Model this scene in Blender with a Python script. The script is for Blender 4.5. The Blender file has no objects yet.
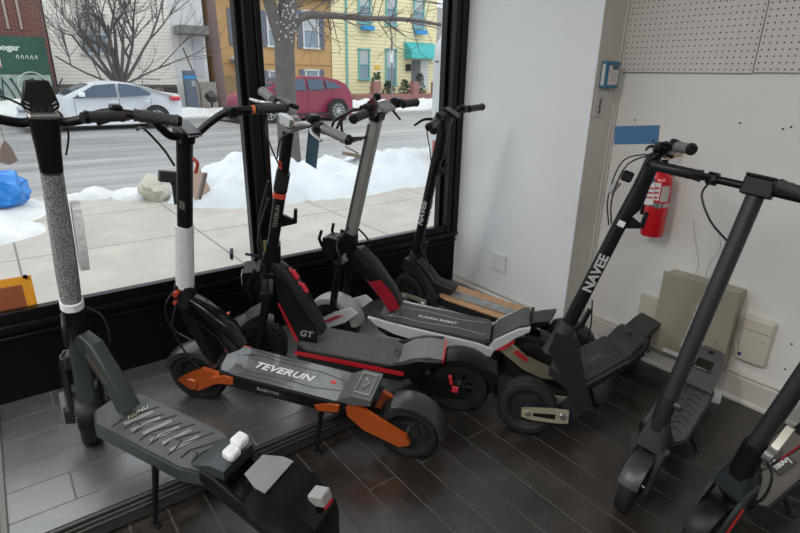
import bpy, bmesh, math, random
from mathutils import Vector, Matrix
S = bpy.context.scene
COL = S.collection
R = math.radians
random.seed(7)

# ---------------------------------------------------------------- camera
F_PX, PITCH, ROLL, HEAD, CAM_H = 528.0, R(20), R(1.03), R(37.6), 1.46
fh = Vector((math.sin(HEAD), math.cos(HEAD), 0))
rt0 = Vector((math.cos(HEAD), -math.sin(HEAD), 0))
fwd = fh * math.cos(PITCH) - Vector((0, 0, math.sin(PITCH)))
up0 = rt0.cross(fwd)
rt = rt0 * math.cos(ROLL) + up0 * math.sin(ROLL)
up = up0 * math.cos(ROLL) - rt0 * math.sin(ROLL)
cd = bpy.data.cameras.new('camera'); cam = bpy.data.objects.new('camera', cd); COL.objects.link(cam)
cd.sensor_fit = 'HORIZONTAL'; cd.sensor_width = 36.0; cd.lens = 36.0 * F_PX / 800.0
cd.clip_start = 0.02; cd.clip_end = 300
cam.matrix_world = Matrix(((rt.x, up.x, -fwd.x, 0), (rt.y, up.y, -fwd.y, 0), (rt.z, up.z, -fwd.z, CAM_H), (0, 0, 0, 1)))
S.camera = cam

# ---------------------------------------------------------------- world, light, exposure
w = bpy.data.worlds.new('overcast'); S.world = w; w.use_nodes = True
nt = w.node_tree; bg = nt.nodes['Background']
tc = nt.nodes.new('ShaderNodeTexCoord'); sp = nt.nodes.new('ShaderNodeSeparateXYZ'); cr = nt.nodes.new('ShaderNodeValToRGB')
nt.links.new(tc.outputs['Generated'], sp.inputs[0]); nt.links.new(sp.outputs['Z'], cr.inputs[0]); nt.links.new(cr.outputs[0], bg.inputs[0])
cr.color_ramp.elements[0].position = 0.0; cr.color_ramp.elements[0].color = (.62, .68, .76, 1)
cr.color_ramp.elements[1].position = 0.8; cr.color_ramp.elements[1].color = (1.25, 1.3, 1.35, 1)
bg.inputs[1].default_value = 1.4
S.view_settings.view_transform = 'Standard'; S.view_settings.look = 'None'
S.view_settings.gamma = 1; S.view_settings.use_curve_mapping = False
S.view_settings.exposure = 0.17

def area_light(name, loc, size, energy, col, rot=(0, 0, 0)):
    l = bpy.data.lights.new(name, 'AREA'); l.shape = 'RECTANGLE'; l.size, l.size_y = size; l.energy = energy; l.color = col
    o = bpy.data.objects.new(name, l); COL.objects.link(o); o.location = loc; o.rotation_euler = rot
    return o
FILL_LAMPS = [(-1.7, 1.3, 3.0, 52), (-1.7, -.3, 3.0, 40), (.2, -1.6, 3.0, 30)]  # added fill lamps out of view: position and energy

# ---------------------------------------------------------------- helpers
MATS = {}
def mat(name, col, rough=.5, metal=0., bump=0., bscale=40., var=0., vscale=6., coat=0., spec=.5, emit=None, trans=0.):
    if name in MATS: return MATS[name]
    m = bpy.data.materials.new(name); m.use_nodes = True; n = m.node_tree.nodes; l = m.node_tree.links
    b = n['Principled BSDF']
    b.inputs['Base Color'].default_value = (*col, 1); b.inputs['Roughness'].default_value = rough
    b.inputs['Metallic'].default_value = metal; b.inputs['Coat Weight'].default_value = coat
    b.inputs['Specular IOR Level'].default_value = spec; b.inputs['Transmission Weight'].default_value = trans
    if emit:
        b.inputs['Emission Color'].default_value = (*emit[0], 1); b.inputs['Emission Strength'].default_value = emit[1]
    t = n.new('ShaderNodeTexCoord')
    if var:
        no = n.new('ShaderNodeTexNoise'); no.inputs['Scale'].default_value = vscale; no.inputs['Detail'].default_value = 6
        l.new(t.outputs['Object'], no.inputs['Vector'])
        mx = n.new('ShaderNodeMix'); mx.data_type = 'RGBA'
        l.new(no.outputs['Fac'], mx.inputs['Factor'])
        mx.inputs[6].default_value = (*[max(0, c * (1 - var)) for c in col], 1); mx.inputs[7].default_value = (*[min(1, c * (1 + var)) for c in col], 1)
        l.new(mx.outputs[2], b.inputs['Base Color'])
    if bump:
        no = n.new('ShaderNodeTexNoise'); no.inputs['Scale'].default_value = bscale; no.inputs['Detail'].default_value = 4
        l.new(t.outputs['Object'], no.inputs['Vector'])
        bp = n.new('ShaderNodeBump'); bp.inputs['Strength'].default_value = bump; bp.inputs['Distance'].default_value = .01
        l.new(no.outputs['Fac'], bp.inputs['Height']); l.new(bp.outputs[0], b.inputs['Normal'])
    MATS[name] = m; return m

def nodes_of(m): return m.node_tree.nodes, m.node_tree.links, m.node_tree.nodes['Principled BSDF']
def new(n, t, **kw):
    x = n.new(t)
    for k, v in kw.items(): x.inputs[k].default_value = v
    return x

def plank_mat(name, c1, c2, cm, length, width, rough, along_y=False, bump=.35, wear=.5, wearcol=(.3, .29, .28), specl=.8):
    m = mat(name, c1, rough); n, l, b = nodes_of(m)
    t = n.new('ShaderNodeTexCoord'); mp = n.new('ShaderNodeMapping')
    if along_y: mp.inputs['Rotation'].default_value = (0, 0, R(90))
    l.new(t.outputs['Object'], mp.inputs[0])
    br = new(n, 'ShaderNodeTexBrick', Scale=1.0, **{'Mortar Size': .0035, 'Mortar Smooth': .2, 'Brick Width': length, 'Row Height': width, 'Bias': 0.})
    br.offset = .37
    br.inputs['Color1'].default_value = (*c1, 1); br.inputs['Color2'].default_value = (*c2, 1); br.inputs['Mortar'].default_value = (*cm, 1)
    l.new(mp.outputs[0], br.inputs['Vector'])
    no = new(n, 'ShaderNodeTexNoise', Scale=7., Detail=12., Roughness=.78); l.new(t.outputs['Object'], no.inputs['Vector'])
    n2 = new(n, 'ShaderNodeTexNoise', Scale=70., Detail=5., Roughness=.7)
    mp2 = n.new('ShaderNodeMapping'); mp2.inputs['Scale'].default_value = (1, .12, 1) if along_y else (.12, 1, 1)
    l.new(t.outputs['Object'], mp2.inputs[0]); l.new(mp2.outputs[0], n2.inputs['Vector'])
    r = n.new('ShaderNodeValToRGB'); r.color_ramp.elements[0].position = .5; r.color_ramp.elements[1].position = .75
    l.new(no.outputs['Fac'], r.inputs[0])
    mu = n.new('ShaderNodeMath'); mu.operation = 'MULTIPLY'; l.new(r.outputs[0], mu.inputs[0]); l.new(n2.outputs['Fac'], mu.inputs[1])
    m3 = n.new('ShaderNodeMath'); m3.operation = 'MULTIPLY'; m3.inputs[1].default_value = wear; l.new(mu.outputs[0], m3.inputs[0])
    mx = n.new('ShaderNodeMix'); mx.data_type = 'RGBA'; l.new(m3.outputs[0], mx.inputs['Factor']); l.new(br.outputs['Color'], mx.inputs[6]); mx.inputs[7].default_value = (*wearcol, 1)
    l.new(mx.outputs[2], b.inputs['Base Color'])
    b.inputs['Specular IOR Level'].default_value = specl
    rr = n.new('ShaderNodeMapRange'); rr.inputs[3].default_value = rough - .1; rr.inputs[4].default_value = rough + .22
    l.new(no.outputs['Fac'], rr.inputs[0]); ra = n.new('ShaderNodeMath'); ra.operation = 'MULTIPLY_ADD'; ra.inputs[1].default_value = .5; l.new(br.outputs['Fac'], ra.inputs[0]); l.new(rr.outputs[0], ra.inputs[2]); l.new(ra.outputs[0], b.inputs['Roughness'])
    a = n.new('ShaderNodeMath'); a.operation = 'MULTIPLY_ADD'; a.inputs[1].default_value = .10; l.new(n2.outputs['Fac'], a.inputs[0])
    iv = n.new('ShaderNodeMath'); iv.operation = 'SUBTRACT'; iv.inputs[0].default_value = 1; l.new(br.outputs['Fac'], iv.inputs[1]); l.new(iv.outputs[0], a.inputs[2])
    bp = new(n, 'ShaderNodeBump', Strength=bump, Distance=.004); l.new(a.outputs[0], bp.inputs['Height']); l.new(bp.outputs[0], b.inputs['Normal'])
    return m

def brick_mat(name, c1, c2, cm, bw, rh, ms=.01, rough=.8, bump=.4, plane='xz', offset=.5, var=0):
    m = mat(name, c1, rough); n, l, b = nodes_of(m)
    t = n.new('ShaderNodeTexCoord'); sx = n.new('ShaderNodeSeparateXYZ'); cx = n.new('ShaderNodeCombineXYZ')
    l.new(t.outputs['Object'], sx.inputs[0])
    l.new(sx.outputs[{'x': 0, 'y': 1}[plane[0]]], cx.inputs[0]); l.new(sx.outputs[{'z': 2, 'y': 1}[plane[1]]], cx.inputs[1])
    br = new(n, 'ShaderNodeTexBrick', Scale=1.0, **{'Mortar Size': ms, 'Mortar Smooth': .1, 'Brick Width': bw, 'Row Height': rh, 'Bias': 0.}); br.offset = offset
    br.inputs['Color1'].default_value = (*c1, 1); br.inputs['Color2'].default_value = (*c2, 1); br.inputs['Mortar'].default_value = (*cm, 1)
    l.new(cx.outputs[0], br.inputs['Vector'])
    if var:
        no = new(n, 'ShaderNodeTexNoise', Scale=2.5, Detail=8., Roughness=.65); l.new(t.outputs['Object'], no.inputs['Vector'])
        hv = n.new('ShaderNodeHueSaturation'); mr = n.new('ShaderNodeMapRange'); mr.inputs[1].default_value = .3; mr.inputs[2].default_value = .7
        mr.inputs[3].default_value = 1 - var; mr.inputs[4].default_value = 1 + var; l.new(no.outputs['Fac'], mr.inputs[0]); l.new(mr.outputs[0], hv.inputs['Value'])
        l.new(br.outputs['Color'], hv.inputs['Color']); l.new(hv.outputs[0], b.inputs['Base Color'])
    else: l.new(br.outputs['Color'], b.inputs['Base Color'])
    iv = n.new('ShaderNodeMath'); iv.operation = 'SUBTRACT'; iv.inputs[0].default_value = 1; l.new(br.outputs['Fac'], iv.inputs[1])
    bp = new(n, 'ShaderNodeBump', Strength=bump, Distance=.01); l.new(iv.outputs[0], bp.inputs['Height']); l.new(bp.outputs[0], b.inputs['Normal'])
    return m

def siding_mat(name, col, pitch, rough=.6, strength=.8):
    """horizontal lap siding: a saw-tooth relief in height"""
    m = mat(name, col, rough); n, l, b = nodes_of(m)
    t = n.new('ShaderNodeTexCoord'); sx = n.new('ShaderNodeSeparateXYZ'); l.new(t.outputs['Object'], sx.inputs[0])
    d = n.new('ShaderNodeMath'); d.operation = 'DIVIDE'; d.inputs[1].default_value = pitch; l.new(sx.outputs[2], d.inputs[0])
    f = n.new('ShaderNodeMath'); f.operation = 'FRACT'; l.new(d.outputs[0], f.inputs[0])
    g = n.new('ShaderNodeMath'); g.operation = 'GREATER_THAN'; g.inputs[1].default_value = .88; l.new(f.outputs[0], g.inputs[0])
    mx = n.new('ShaderNodeMix'); mx.data_type = 'RGBA'; mx.inputs[6].default_value = (*col, 1); mx.inputs[7].default_value = (*[c * .6 for c in col], 1)
    l.new(g.outputs[0], mx.inputs['Factor']); l.new(mx.outputs[2], b.inputs['Base Color'])
    bp = new(n, 'ShaderNodeBump', Strength=strength, Distance=.03); bp.invert = True; l.new(f.outputs[0], bp.inputs['Height']); l.new(bp.outputs[0], b.inputs['Normal'])
    return m

def finish(name, bm, m, parent=None, M=None, smooth=True, bevel=0., segs=1):
    if bevel:
        es = [e for e in bm.edges if len(e.link_faces) == 2 and e.calc_face_angle(0) > R(28)]
        if es: bmesh.ops.bevel(bm, geom=es, offset=bevel, segments=segs, profile=.6, affect='EDGES', clamp_overlap=True)
    bmesh.ops.recalc_face_normals(bm, faces=bm.faces)
    if M is not None: bm.transform(M)
    me = bpy.data.meshes.new(name); bm.to_mesh(me); bm.free()
    if smooth:
        for p in me.polygons: p.use_smooth = True
        try: me.set_sharp_from_angle(angle=R(32))
        except Exception: pass
    me.materials.append(m)
    o = bpy.data.objects.new(name, me); COL.objects.link(o)
    if parent is not None: o.parent = parent
    return o

def tag(o, label=None, cat=None, group=None, kind=None):
    if label: o['label'] = label
    if cat: o['category'] = cat
    if group: o['group'] = group
    if kind: o['kind'] = kind
    return o
def struct(o): o['kind'] = 'structure'; return o
def empty(name, loc, rz=0, label=None, cat=None, group=None):
    o = bpy.data.objects.new(name, None); COL.objects.link(o); o.location = loc; o.rotation_euler = (0, 0, rz); o.empty_display_size = .1
    return tag(o, label, cat, group)

def b_box(bm, c, s, rot=None):
    r = bmesh.ops.create_cube(bm, size=1.0)
    T = Matrix.Translation(Vector(c)) @ (rot.to_4x4() if rot is not None else Matrix()) @ Matrix.Diagonal((*s, 1))
    bmesh.ops.transform(bm, matrix=T, verts=r['verts']); return r['verts']
def b_prism(bm, prof, a0, a1, axis='y'):
    def P(u, v, a): return {'y': (u, a, v), 'z': (u, v, a), 'x': (a, u, v)}[axis]
    A = [bm.verts.new(P(u, v, a0)) for u, v in prof]; B = [bm.verts.new(P(u, v, a1)) for u, v in prof]
    n = len(prof); bm.faces.new(A); bm.faces.new(B[::-1])
    for i in range(n): bm.faces.new((A[i], B[i], B[(i + 1) % n], A[(i + 1) % n]))
def b_tube(bm, pts, rad, seg=10, caps=True):
    pts = [Vector(p) for p in pts]; n = len(pts)
    rads = rad if isinstance(rad, (list, tuple)) else [rad] * n
    ref = None; rings = []
    for i, p in enumerate(pts):
        t = ((pts[i] - pts[i - 1]).normalized() if i else Vector()) + ((pts[i + 1] - pts[i]).normalized() if i < n - 1 else Vector())
        t.normalize()
        if ref is None: ref = Vector((0, 0, 1)) if abs(t.z) < .9 else Vector((1, 0, 0))
        u = (ref - t * ref.dot(t)).normalized(); v = t.cross(u); ref = u
        rings.append([bm.verts.new(p + (u * math.cos(k * 2 * math.pi / seg) + v * math.sin(k * 2 * math.pi / seg)) * rads[i]) for k in range(seg)])
    for a, b in zip(rings, rings[1:]):
        for k in range(seg): bm.faces.new((a[k], a[(k + 1) % seg], b[(k + 1) % seg], b[k]))
    if caps: bm.faces.new(rings[0][::-1]); bm.faces.new(rings[-1])
def b_lathe(bm, prof, c, ax='y', seg=32, close=False):
    """prof: (axial, radius)"""
    rings = []
    for a, r in prof:
        ring = []
        for k in range(seg):
            th = 2 * math.pi * k / seg; u, v = r * math.cos(th), r * math.sin(th)
            p = {'y': (u, a, v), 'z': (u, v, a), 'x': (a, u, v)}[ax]
            ring.append(bm.verts.new((p[0] + c[0], p[1] + c[1], p[2] + c[2])))
        rings.append(ring)
    pairs = list(zip(rings, rings[1:])) + ([(rings[-1], rings[0])] if close else [])
    for a, b in pairs:
        for k in range(seg): bm.faces.new((a[k], a[(k + 1) % seg], b[(k + 1) % seg], b[k]))
    if not close: bm.faces.new(rings[0][::-1]); bm.faces.new(rings[-1])
def smooth_path(pts, n=6):
    """Catmull-Rom through tuples of any length"""
    P = [Vector(p) if len(p) <= 4 else p for p in pts]; out = []
    for i in range(len(P) - 1):
        p0, p1, p2, p3 = P[max(i - 1, 0)], P[i], P[i + 1], P[min(i + 2, len(P) - 1)]
        for k in range(n):
            t = k / n; out.append(.5 * ((2 * p1) + (p2 - p0) * t + (2 * p0 - 5 * p1 + 4 * p2 - p3) * t * t + (3 * p1 - p0 - 3 * p2 + p3) * t ** 3))
    out.append(P[-1]); return out
def b_sweep(bm, secs, power=3.0, seg=20):
    """secs: (x, z, half_width_y, half_thickness) in the side plane; super-ellipse sections"""
    n = len(secs); rings = []
    for i, s in enumerate(secs):
        x, z, hy, ht = s; a = secs[max(i - 1, 0)]; b = secs[min(i + 1, n - 1)]
        t = Vector((b[0] - a[0], 0, b[1] - a[1])).normalized(); nn = Vector((-t.z, 0, t.x))
        ring = []
        for k in range(seg):
            th = 2 * math.pi * k / seg; c, q = math.cos(th), math.sin(th)
            cc = math.copysign(abs(c) ** (2 / power), c); qq = math.copysign(abs(q) ** (2 / power), q)
            ring.append(bm.verts.new(Vector((x, 0, z)) + Vector((0, 1, 0)) * hy * cc + nn * ht * qq))
        rings.append(ring)
    for a, b in zip(rings, rings[1:]):
        for k in range(seg): bm.faces.new((a[k], a[(k + 1) % seg], b[(k + 1) % seg], b[k]))
    bm.faces.new(rings[0][::-1]); bm.faces.new(rings[-1])
def box_obj(name, c, s, m, parent=None, bevel=.0, rot=None, segs=1):
    bm = bmesh.new(); b_box(bm, c, s, rot); return finish(name, bm, m, parent, bevel=bevel, segs=segs)
def tube_obj(name, pts, r, m, parent=None, seg=10):
    bm = bmesh.new(); b_tube(bm, pts, r, seg); return finish(name, bm, m, parent)
def text_obj(name, s, size, origin, xdir, ydir, m, parent=None, depth=.0008, shear=0., M=None, stretch=1., bold=0.):
    c = bpy.data.curves.new('t', 'FONT'); c.body = s; c.size = size; c.extrude = depth; c.shear = shear; c.align_x = 'CENTER'; c.align_y = 'CENTER'; c.offset = bold
    c.resolution_u = 3
    t = bpy.data.objects.new('t', c); COL.objects.link(t)
    dg = bpy.context.evaluated_depsgraph_get(); me = bpy.data.meshes.new_from_object(t.evaluated_get(dg))
    bpy.data.objects.remove(t); bpy.data.curves.remove(c)
    x = Vector(xdir).normalized(); y = Vector(ydir); y = (y - x * y.dot(x)).normalized(); z = x.cross(y)
    o3 = Vector(origin)
    T = Matrix(((x.x * stretch, y.x, z.x, o3.x), (x.y * stretch, y.y, z.y, o3.y), (x.z * stretch, y.z, z.z, o3.z), (0, 0, 0, 1)))
    if M is not None: T = M @ T
    me.transform(T); me.name = name; me.materials.clear(); me.materials.append(m)
    o = bpy.data.objects.new(name, me); COL.objects.link(o)
    if parent is not None: o.parent = parent
    return o

# ---------------------------------------------------------------- common materials
BLK = mat('black_plastic', (.005, .005, .0055), .42, bump=.05, bscale=300, spec=.3)
GLOSS = mat('gloss_black', (.004, .004, .0045), .15)
RUB = mat('tyre_rubber', (.016, .016, .016), .6, spec=.3, bump=.3, bscale=120, var=.3)
DGR = mat('dark_grey_paint', (.016, .0165, .018), .4, spec=.35, bump=.03, bscale=200)
GUN = mat('gunmetal_paint', (.045, .047, .050), .36, .3)
SIL = mat('brushed_silver', (.50, .50, .49), .33, .9, bump=.03, bscale=150)
STE = mat('bright_steel', (.6, .6, .6), .25, 1.)
GOLD = mat('champagne_metal', (.46, .42, .31), .32, .5)
ORA = mat('orange_anodised', (.52, .10, .015), .35, .35)
RED = mat('red_paint', (.45, .01, .02), .35)
REFL = mat('red_reflector', (.55, .02, .03), .25, coat=.5)
WHT = mat('white_plastic', (.62, .64, .66), .4)
LGR = mat('light_grey_plastic', (.3, .3, .3), .5)
FOAM = mat('white_foam', (.75, .77, .79), .8, bump=.5, bscale=60)
GRIP = mat('grip_rubber', (.035, .035, .036), .65, bump=.5, bscale=160)
GGRIP = mat('grey_grip_rubber', (.16, .16, .16), .6, bump=.5, bscale=160)
TAGB = mat('blue_card', (.035, .13, .28), .55)
TAGT = mat('dark_teal_card', (.02, .055, .085), .6)
TXT = mat('white_print', (.75, .76, .76), .5)
TXR = mat('red_print', (.6, .05, .04), .5)
CABLE = mat('black_cable', (.01, .01, .01), .4)
WIREM = mat('grey_wire', (.45, .45, .44), .5)
SMOKE = mat('amber_clip', (.5, .2, .05), .4)

# ---------------------------------------------------------------- the shop
XR, XW, YW, YP, PZ = 2.66, 2.44, 2.55, 1.66, .10
wall_m = mat('painted_plaster', (.77, .785, .80), .55, bump=.12, bscale=9, var=.04, vscale=3)
wallr_m = mat('painted_plaster_right', (.72, .71, .69), .55, bump=.15, bscale=7, var=.06, vscale=2.5)
ret_shade_m = mat('pier_shade_paint', (.56, .54, .50), .6, bump=.1, bscale=12, var=.05)  # darker colour puts in the shade of the face turned from the window
trim_m = mat('trim_paint', (.60, .58, .54), .45, bump=.08, bscale=30, var=.08, vscale=9)
frame_m = mat('black_window_frame', (.003, .003, .0035), .3, spec=.3, bump=.05, bscale=60)
panel_m = mat('black_knee_wall', (.002, .002, .0025), .5, spec=.15, bump=.1, bscale=30)
floor_m = plank_mat('dark_floor_planks', (.015, .012, .0105), (.024, .020, .0175), (.045, .041, .037), 1.3, .125, .30, along_y=True, wear=.6, wearcol=(.17, .155, .145), bump=.2, specl=.85)
plat_m = plank_mat('display_planks', (.062, .060, .058), (.085, .083, .080), (.015, .015, .015), .95, .16, .30, along_y=False, wear=.5, wearcol=(.28, .27, .26), bump=.4, specl=2.4)
ceil_m = mat('ceiling_paint', (.7, .7, .69), .8)
base_plank = mat('back_wall_paint', (.45, .45, .45), .7)

struct(box_obj('floor', (0.0, -.75, -.06), (7.6, 7.3, .12), floor_m))
struct(box_obj('ceiling', (0.0, -.75, 3.16), (7.6, 7.3, .12), ceil_m))
struct(box_obj('wall_left', (-3.76, -.75, 1.5), (.12, 7.3, 3.2), base_plank))
struct(box_obj('wall_back', (0.0, -4.36, 1.5), (7.6, .12, 3.2), base_plank))
struct(box_obj('wall_right', (XR + .3, -1.35, 1.55), (.6, 5.94, 3.1), wallr_m))
# the pale side wall of the window bay and the pier it ends in
struct(box_obj('wall_bay', (XW + .35, 2.20, 1.55), (.70, 1.16, 3.1), wall_m))
bm = bmesh.new(); b_box(bm, (XW + .125, 1.6195, 1.55), (.246, .005, 3.1)); struct(finish('pier_shade_sheet', bm, ret_shade_m))  # thin sheet that carries the painted shade on the pier's return face
bm = bmesh.new(); b_tube(bm, [(XR - .012, 1.612, .2), (XR - .012, 1.612, 3.09)], .011, 8); b_tube(bm, [(XR - .035, 1.613, .2), (XR - .035, 1.613, 3.09)], .006, 8)
struct(finish('trim_2', bm, ret_shade_m))
# front wall pieces of the storefront left of the frame, out of view
struct(box_obj('wall_front', (-2.25, YW + .09, .23), (3.1, .16, .46), frame_m))
struct(box_obj('wall_front_end', (-3.45, YW + .09, 1.7), (.5, .16, 2.6), frame_m))
struct(box_obj('wall_knee', (.87, YW + .075, .22), (3.14, .15, .44), panel_m, bevel=.003))
bm = bmesh.new()
b_box(bm, (.87, YW - .006, .395), (3.14, .014, .012)); b_box(bm, (.87, YW - .012, .445), (3.14, .03, .02)); b_box(bm, (.87, YW - .002, .425), (3.14, .012, .016))
struct(finish('trim_3', bm, frame_m, bevel=.002))
# display platform
struct(box_obj('platform', (1.125, (YW + YP) / 2, PZ / 2), (2.63, YW - YP - .002, PZ), plat_m))
bm = bmesh.new()
for k, z in enumerate((.092, .076, .060)): b_box(bm, (1.125, YP - .006 - .004 * k, z), (2.63, .012, .011))
b_box(bm, (1.125, YP - .004, .035), (2.63, .008, .06))
struct(finish('trim_4', bm, mat('platform_nosing', (.045, .042, .04), .35, bump=.1, bscale=50), bevel=.002))
struct(box_obj('trim_5', (-.197, (YW + YP) / 2, .055), (.02, YW - YP, .11), mat('platform_end', (.14, .135, .125), .5, bump=.2, bscale=40), bevel=.003))

# window frame
bm = bmesh.new()
WZ0, WZ1 = .46, 2.95
b_box(bm, (.87, YW + .05, WZ0), (3.14, .10, .035)); b_box(bm, (.87, YW + .02, WZ0 + .03), (3.14, .045, .03))
b_box(bm, (-.6, YW + .05, WZ1 + .08), (6.1, .14, .18))
b_box(bm, (2.385, YW + .05, 1.7), (.075, .12, 2.5)); b_box(bm, (2.415, YW - .005, 1.7), (.05, .03, 2.5)); b_box(bm, (2.338, YW + .075, 1.7), (.022, .05, 2.5))
b_box(bm, (1.055, YW + .05, 1.7), (.05, .12, 2.5)); b_box(bm, (1.10, YW + .03, 1.7), (.03, .09, 2.5)); b_box(bm, (1.018, YW + .06, 1.7), (.022, .05, 2.5))
b_box(bm, (-.67, YW + .05, 1.7), (.08, .12, 2.5))
wf = struct(finish('window_1', bm, frame_m, bevel=.003))
gm = bpy.data.materials.new('window_glass'); gm.use_nodes = True; n = gm.node_tree.nodes; l = gm.node_tree.links; n.clear()
out = n.new('ShaderNodeOutputMaterial'); mx = n.new('ShaderNodeMixShader'); tr = n.new('ShaderNodeBsdfTransparent'); gl = n.new('ShaderNodeBsdfGlossy'); lw = n.new('ShaderNodeFresnel')
tr.inputs[0].default_value = (.93, .96, .96, 1); gl.inputs['Roughness'].default_value = .02; lw.inputs[0].default_value = 1.3
l.new(lw.outputs[0], mx.inputs[0]); l.new(tr.outputs[0], mx.inputs[1]); l.new(gl.outputs[0], mx.inputs[2]); l.new(mx.outputs[0], out.inputs[0])
for i, (x0, x1) in enumerate(((-3.2, -.71), (-.63, 1.01), (1.11, 2.33))):
    bm = bmesh.new(); vs = [bm.verts.new(p) for p in ((x0, YW + .06, WZ0), (x1, YW + .06, WZ0), (x1, YW + .06, WZ1), (x0, YW + .06, WZ1))]; bm.faces.new(vs)
    g = finish('glass_pane', bm, gm, wf, smooth=False)

# baseboards
def baseboard(name, p0, p1, inward, h=.155, t=.02):
    bm = bmesh.new(); a = Vector(p0); b = Vector(p1); d = (b - a); L = d.length; d.normalize(); nrm = Vector(inward)
    prof = [(0, 0), (t + .012, 0), (t + .012, .012), (t + .003, .02), (t, .022), (t, h - .035), (t - .005, h - .03), (t - .005, h - .018), (t + .004, h - .015), (t, h - .005), (0.006, h), (0, h)]
    A = [bm.verts.new(a + nrm * u + Vector((0, 0, v))) for u, v in prof]; B = [bm.verts.new(b + nrm * u + Vector((0, 0, v))) for u, v in prof]
    bm.faces.new(A); bm.faces.new(B[::-1])
    for i in range(len(prof)): bm.faces.new((A[i], B[i], B[(i + 1) % len(prof)], A[(i + 1) % len(prof)]))
    return struct(finish(name, bm, trim_m))
baseboard('baseboard_right', (XR, 1.60, 0), (XR, -4.2, 0), (-1, 0, 0))
baseboard('baseboard_bay', (XW, 2.53, PZ), (XW, 1.68, PZ), (-1, 0, 0), h=.05, t=.008)

# unseen ceiling lights, added to brighten the room
for x, y, z, e in FILL_LAMPS:
    t = empty('ceiling_fill', (x, y, z), 0, None, 'ceiling light', 'added ceiling fill lights'); t['label'] = 'long unseen ceiling light added to brighten the shop'
    box_obj('housing', (0, 0, .07), (2.5, .54, .05), WHT, t, bevel=.01)
    box_obj('diffuser', (0, 0, .035), (2.42, .46, .02), mat('fill_diffuser', (.9, .9, .9), .5, emit=((1, .97, .92), 3.0)), t)
    area_light('ceiling_fill_light', (x, y, z), (2.4, .44), e, (1, .965, .91)).parent = None

# ---------------------------------------------------------------- on the walls
def pegboard(y0, y1, z0, z1, label):
    bm = bmesh.new(); b_box(bm, (XR - .011, (y0 + y1) / 2, (z0 + z1) / 2), (.008, abs(y1 - y0), z1 - z0))
    o = finish('pegboard', bm, mat('pegboard_white', (.62, .58, .55), .6, var=.04, vscale=4), bevel=.001)
    tag(o, label, 'pegboard', None)
    bm = bmesh.new(); yy = max(y0, y1) - .0127
    while yy > min(y0, y1) + .006:
        zz = z0 + .0127
        while zz < min(z1, 2.02):
            c = Vector((XR - .0152, yy, zz)); r = .0034
            vs = [bm.verts.new(c + Vector((0, r * math.cos(a * math.pi / 4), r * math.sin(a * math.pi / 4)))) for a in range(8)]; bm.faces.new(vs)
            zz += .0254
        yy -= .0254
    h = finish('peg_holes', bm, mat('hole_black', (.01, .01, .01), .9), o, smooth=False); h['kind'] = 'stuff'
pegboard(1.607, 1.000, 1.49, 2.10, 'off-white pegboard panel on the right wall, the one next to the pier corner')
pegboard(.996, .10, 1.493, 2.10, 'off-white pegboard panel cut by the right edge, right of the vertical seam')
bm = bmesh.new(); b_box(bm, (XR - .003, .86, 1.80), (.006, 1.48, .02)); b_box(bm, (XR - .003, .86, 1.51), (.006, 1.48, .02)); struct(finish('trim_6', bm, trim_m))

# fire extinguisher
t = empty('fire_extinguisher', (2.575, 1.265, .715), 0, 'red fire extinguisher with a white label and steel strap hung on the right wall', 'fire extinguisher')
bm = bmesh.new(); b_lathe(bm, [(0, .030), (.004, .052), (.014, .0545), (.27, .0545), (.30, .047), (.322, .028), (.332, .018), (.345, .017)], (0, 0, 0), 'z', 40); finish('cylinder_body', bm, mat('extinguisher_red', (.55, .006, .015), .25, coat=.4), t)
bm = bmesh.new(); b_lathe(bm, [(.158, .0552), (.158, .0565), (.176, .0565), (.176, .0552)], (0, 0, 0), 'z', 40, close=True); b_box(bm, (-.052, -.03, .167), (.012, .022, .026)); finish('strap', bm, STE, t)
bm = bmesh.new()
def arc_label(bm, a0, a1, z0, z1, r=.0553):
    k = 10; A = []; B = []
    for i in range(k + 1):
        a = R(a0 + (a1 - a0) * i / k); A.append(bm.verts.new((r * math.cos(a), r * math.sin(a), z0))); B.append(bm.verts.new((r * math.cos(a), r * math.sin(a), z1)))
    for i in range(k): bm.faces.new((A[i], A[i + 1], B[i + 1], B[i]))
arc_label(bm, 150, 210, .19, .275); finish('label_panel', bm, TXT, t)
bm = bmesh.new()
for zz in (.20, .222, .245): arc_label(bm, 152, 205, zz, zz + .009, .0556)
finish('label_lines', bm, TXR, t)
bm = bmesh.new(); arc_label(bm, 216, 258, .185, .262); finish('instruction_label', bm, mat('label_grey', (.5, .47, .45), .5), t)
bm = bmesh.new(); b_box(bm, (0, 0, .36), (.024, .024, .04)); b_tube(bm, [(0, 0, .345), (-.01, .03, .36), (-.02, .05, .34), (-.02, .06, .30), (-.015, .062, .10)], .008, 8); finish('valve_hose', bm, BLK, t)
bm = bmesh.new(); b_box(bm, (-.03, 0, .395), (.10, .018, .006), Matrix.Rotation(R(12), 3, 'Y')); b_box(bm, (-.03, 0, .372), (.09, .016, .006), Matrix.Rotation(R(-6), 3, 'Y')); finish('squeeze_handle', bm, BLK, t)
box_obj('wall_bracket', (.066, 0, .2), (.014, .05, .26), STE, t)
bm = bmesh.new(); b_lathe(bm, [(-.052, .012), (-.038, .012)], (0, -.005, .35), 'x', 16); finish('pressure_gauge', bm, LGR, t)
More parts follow.
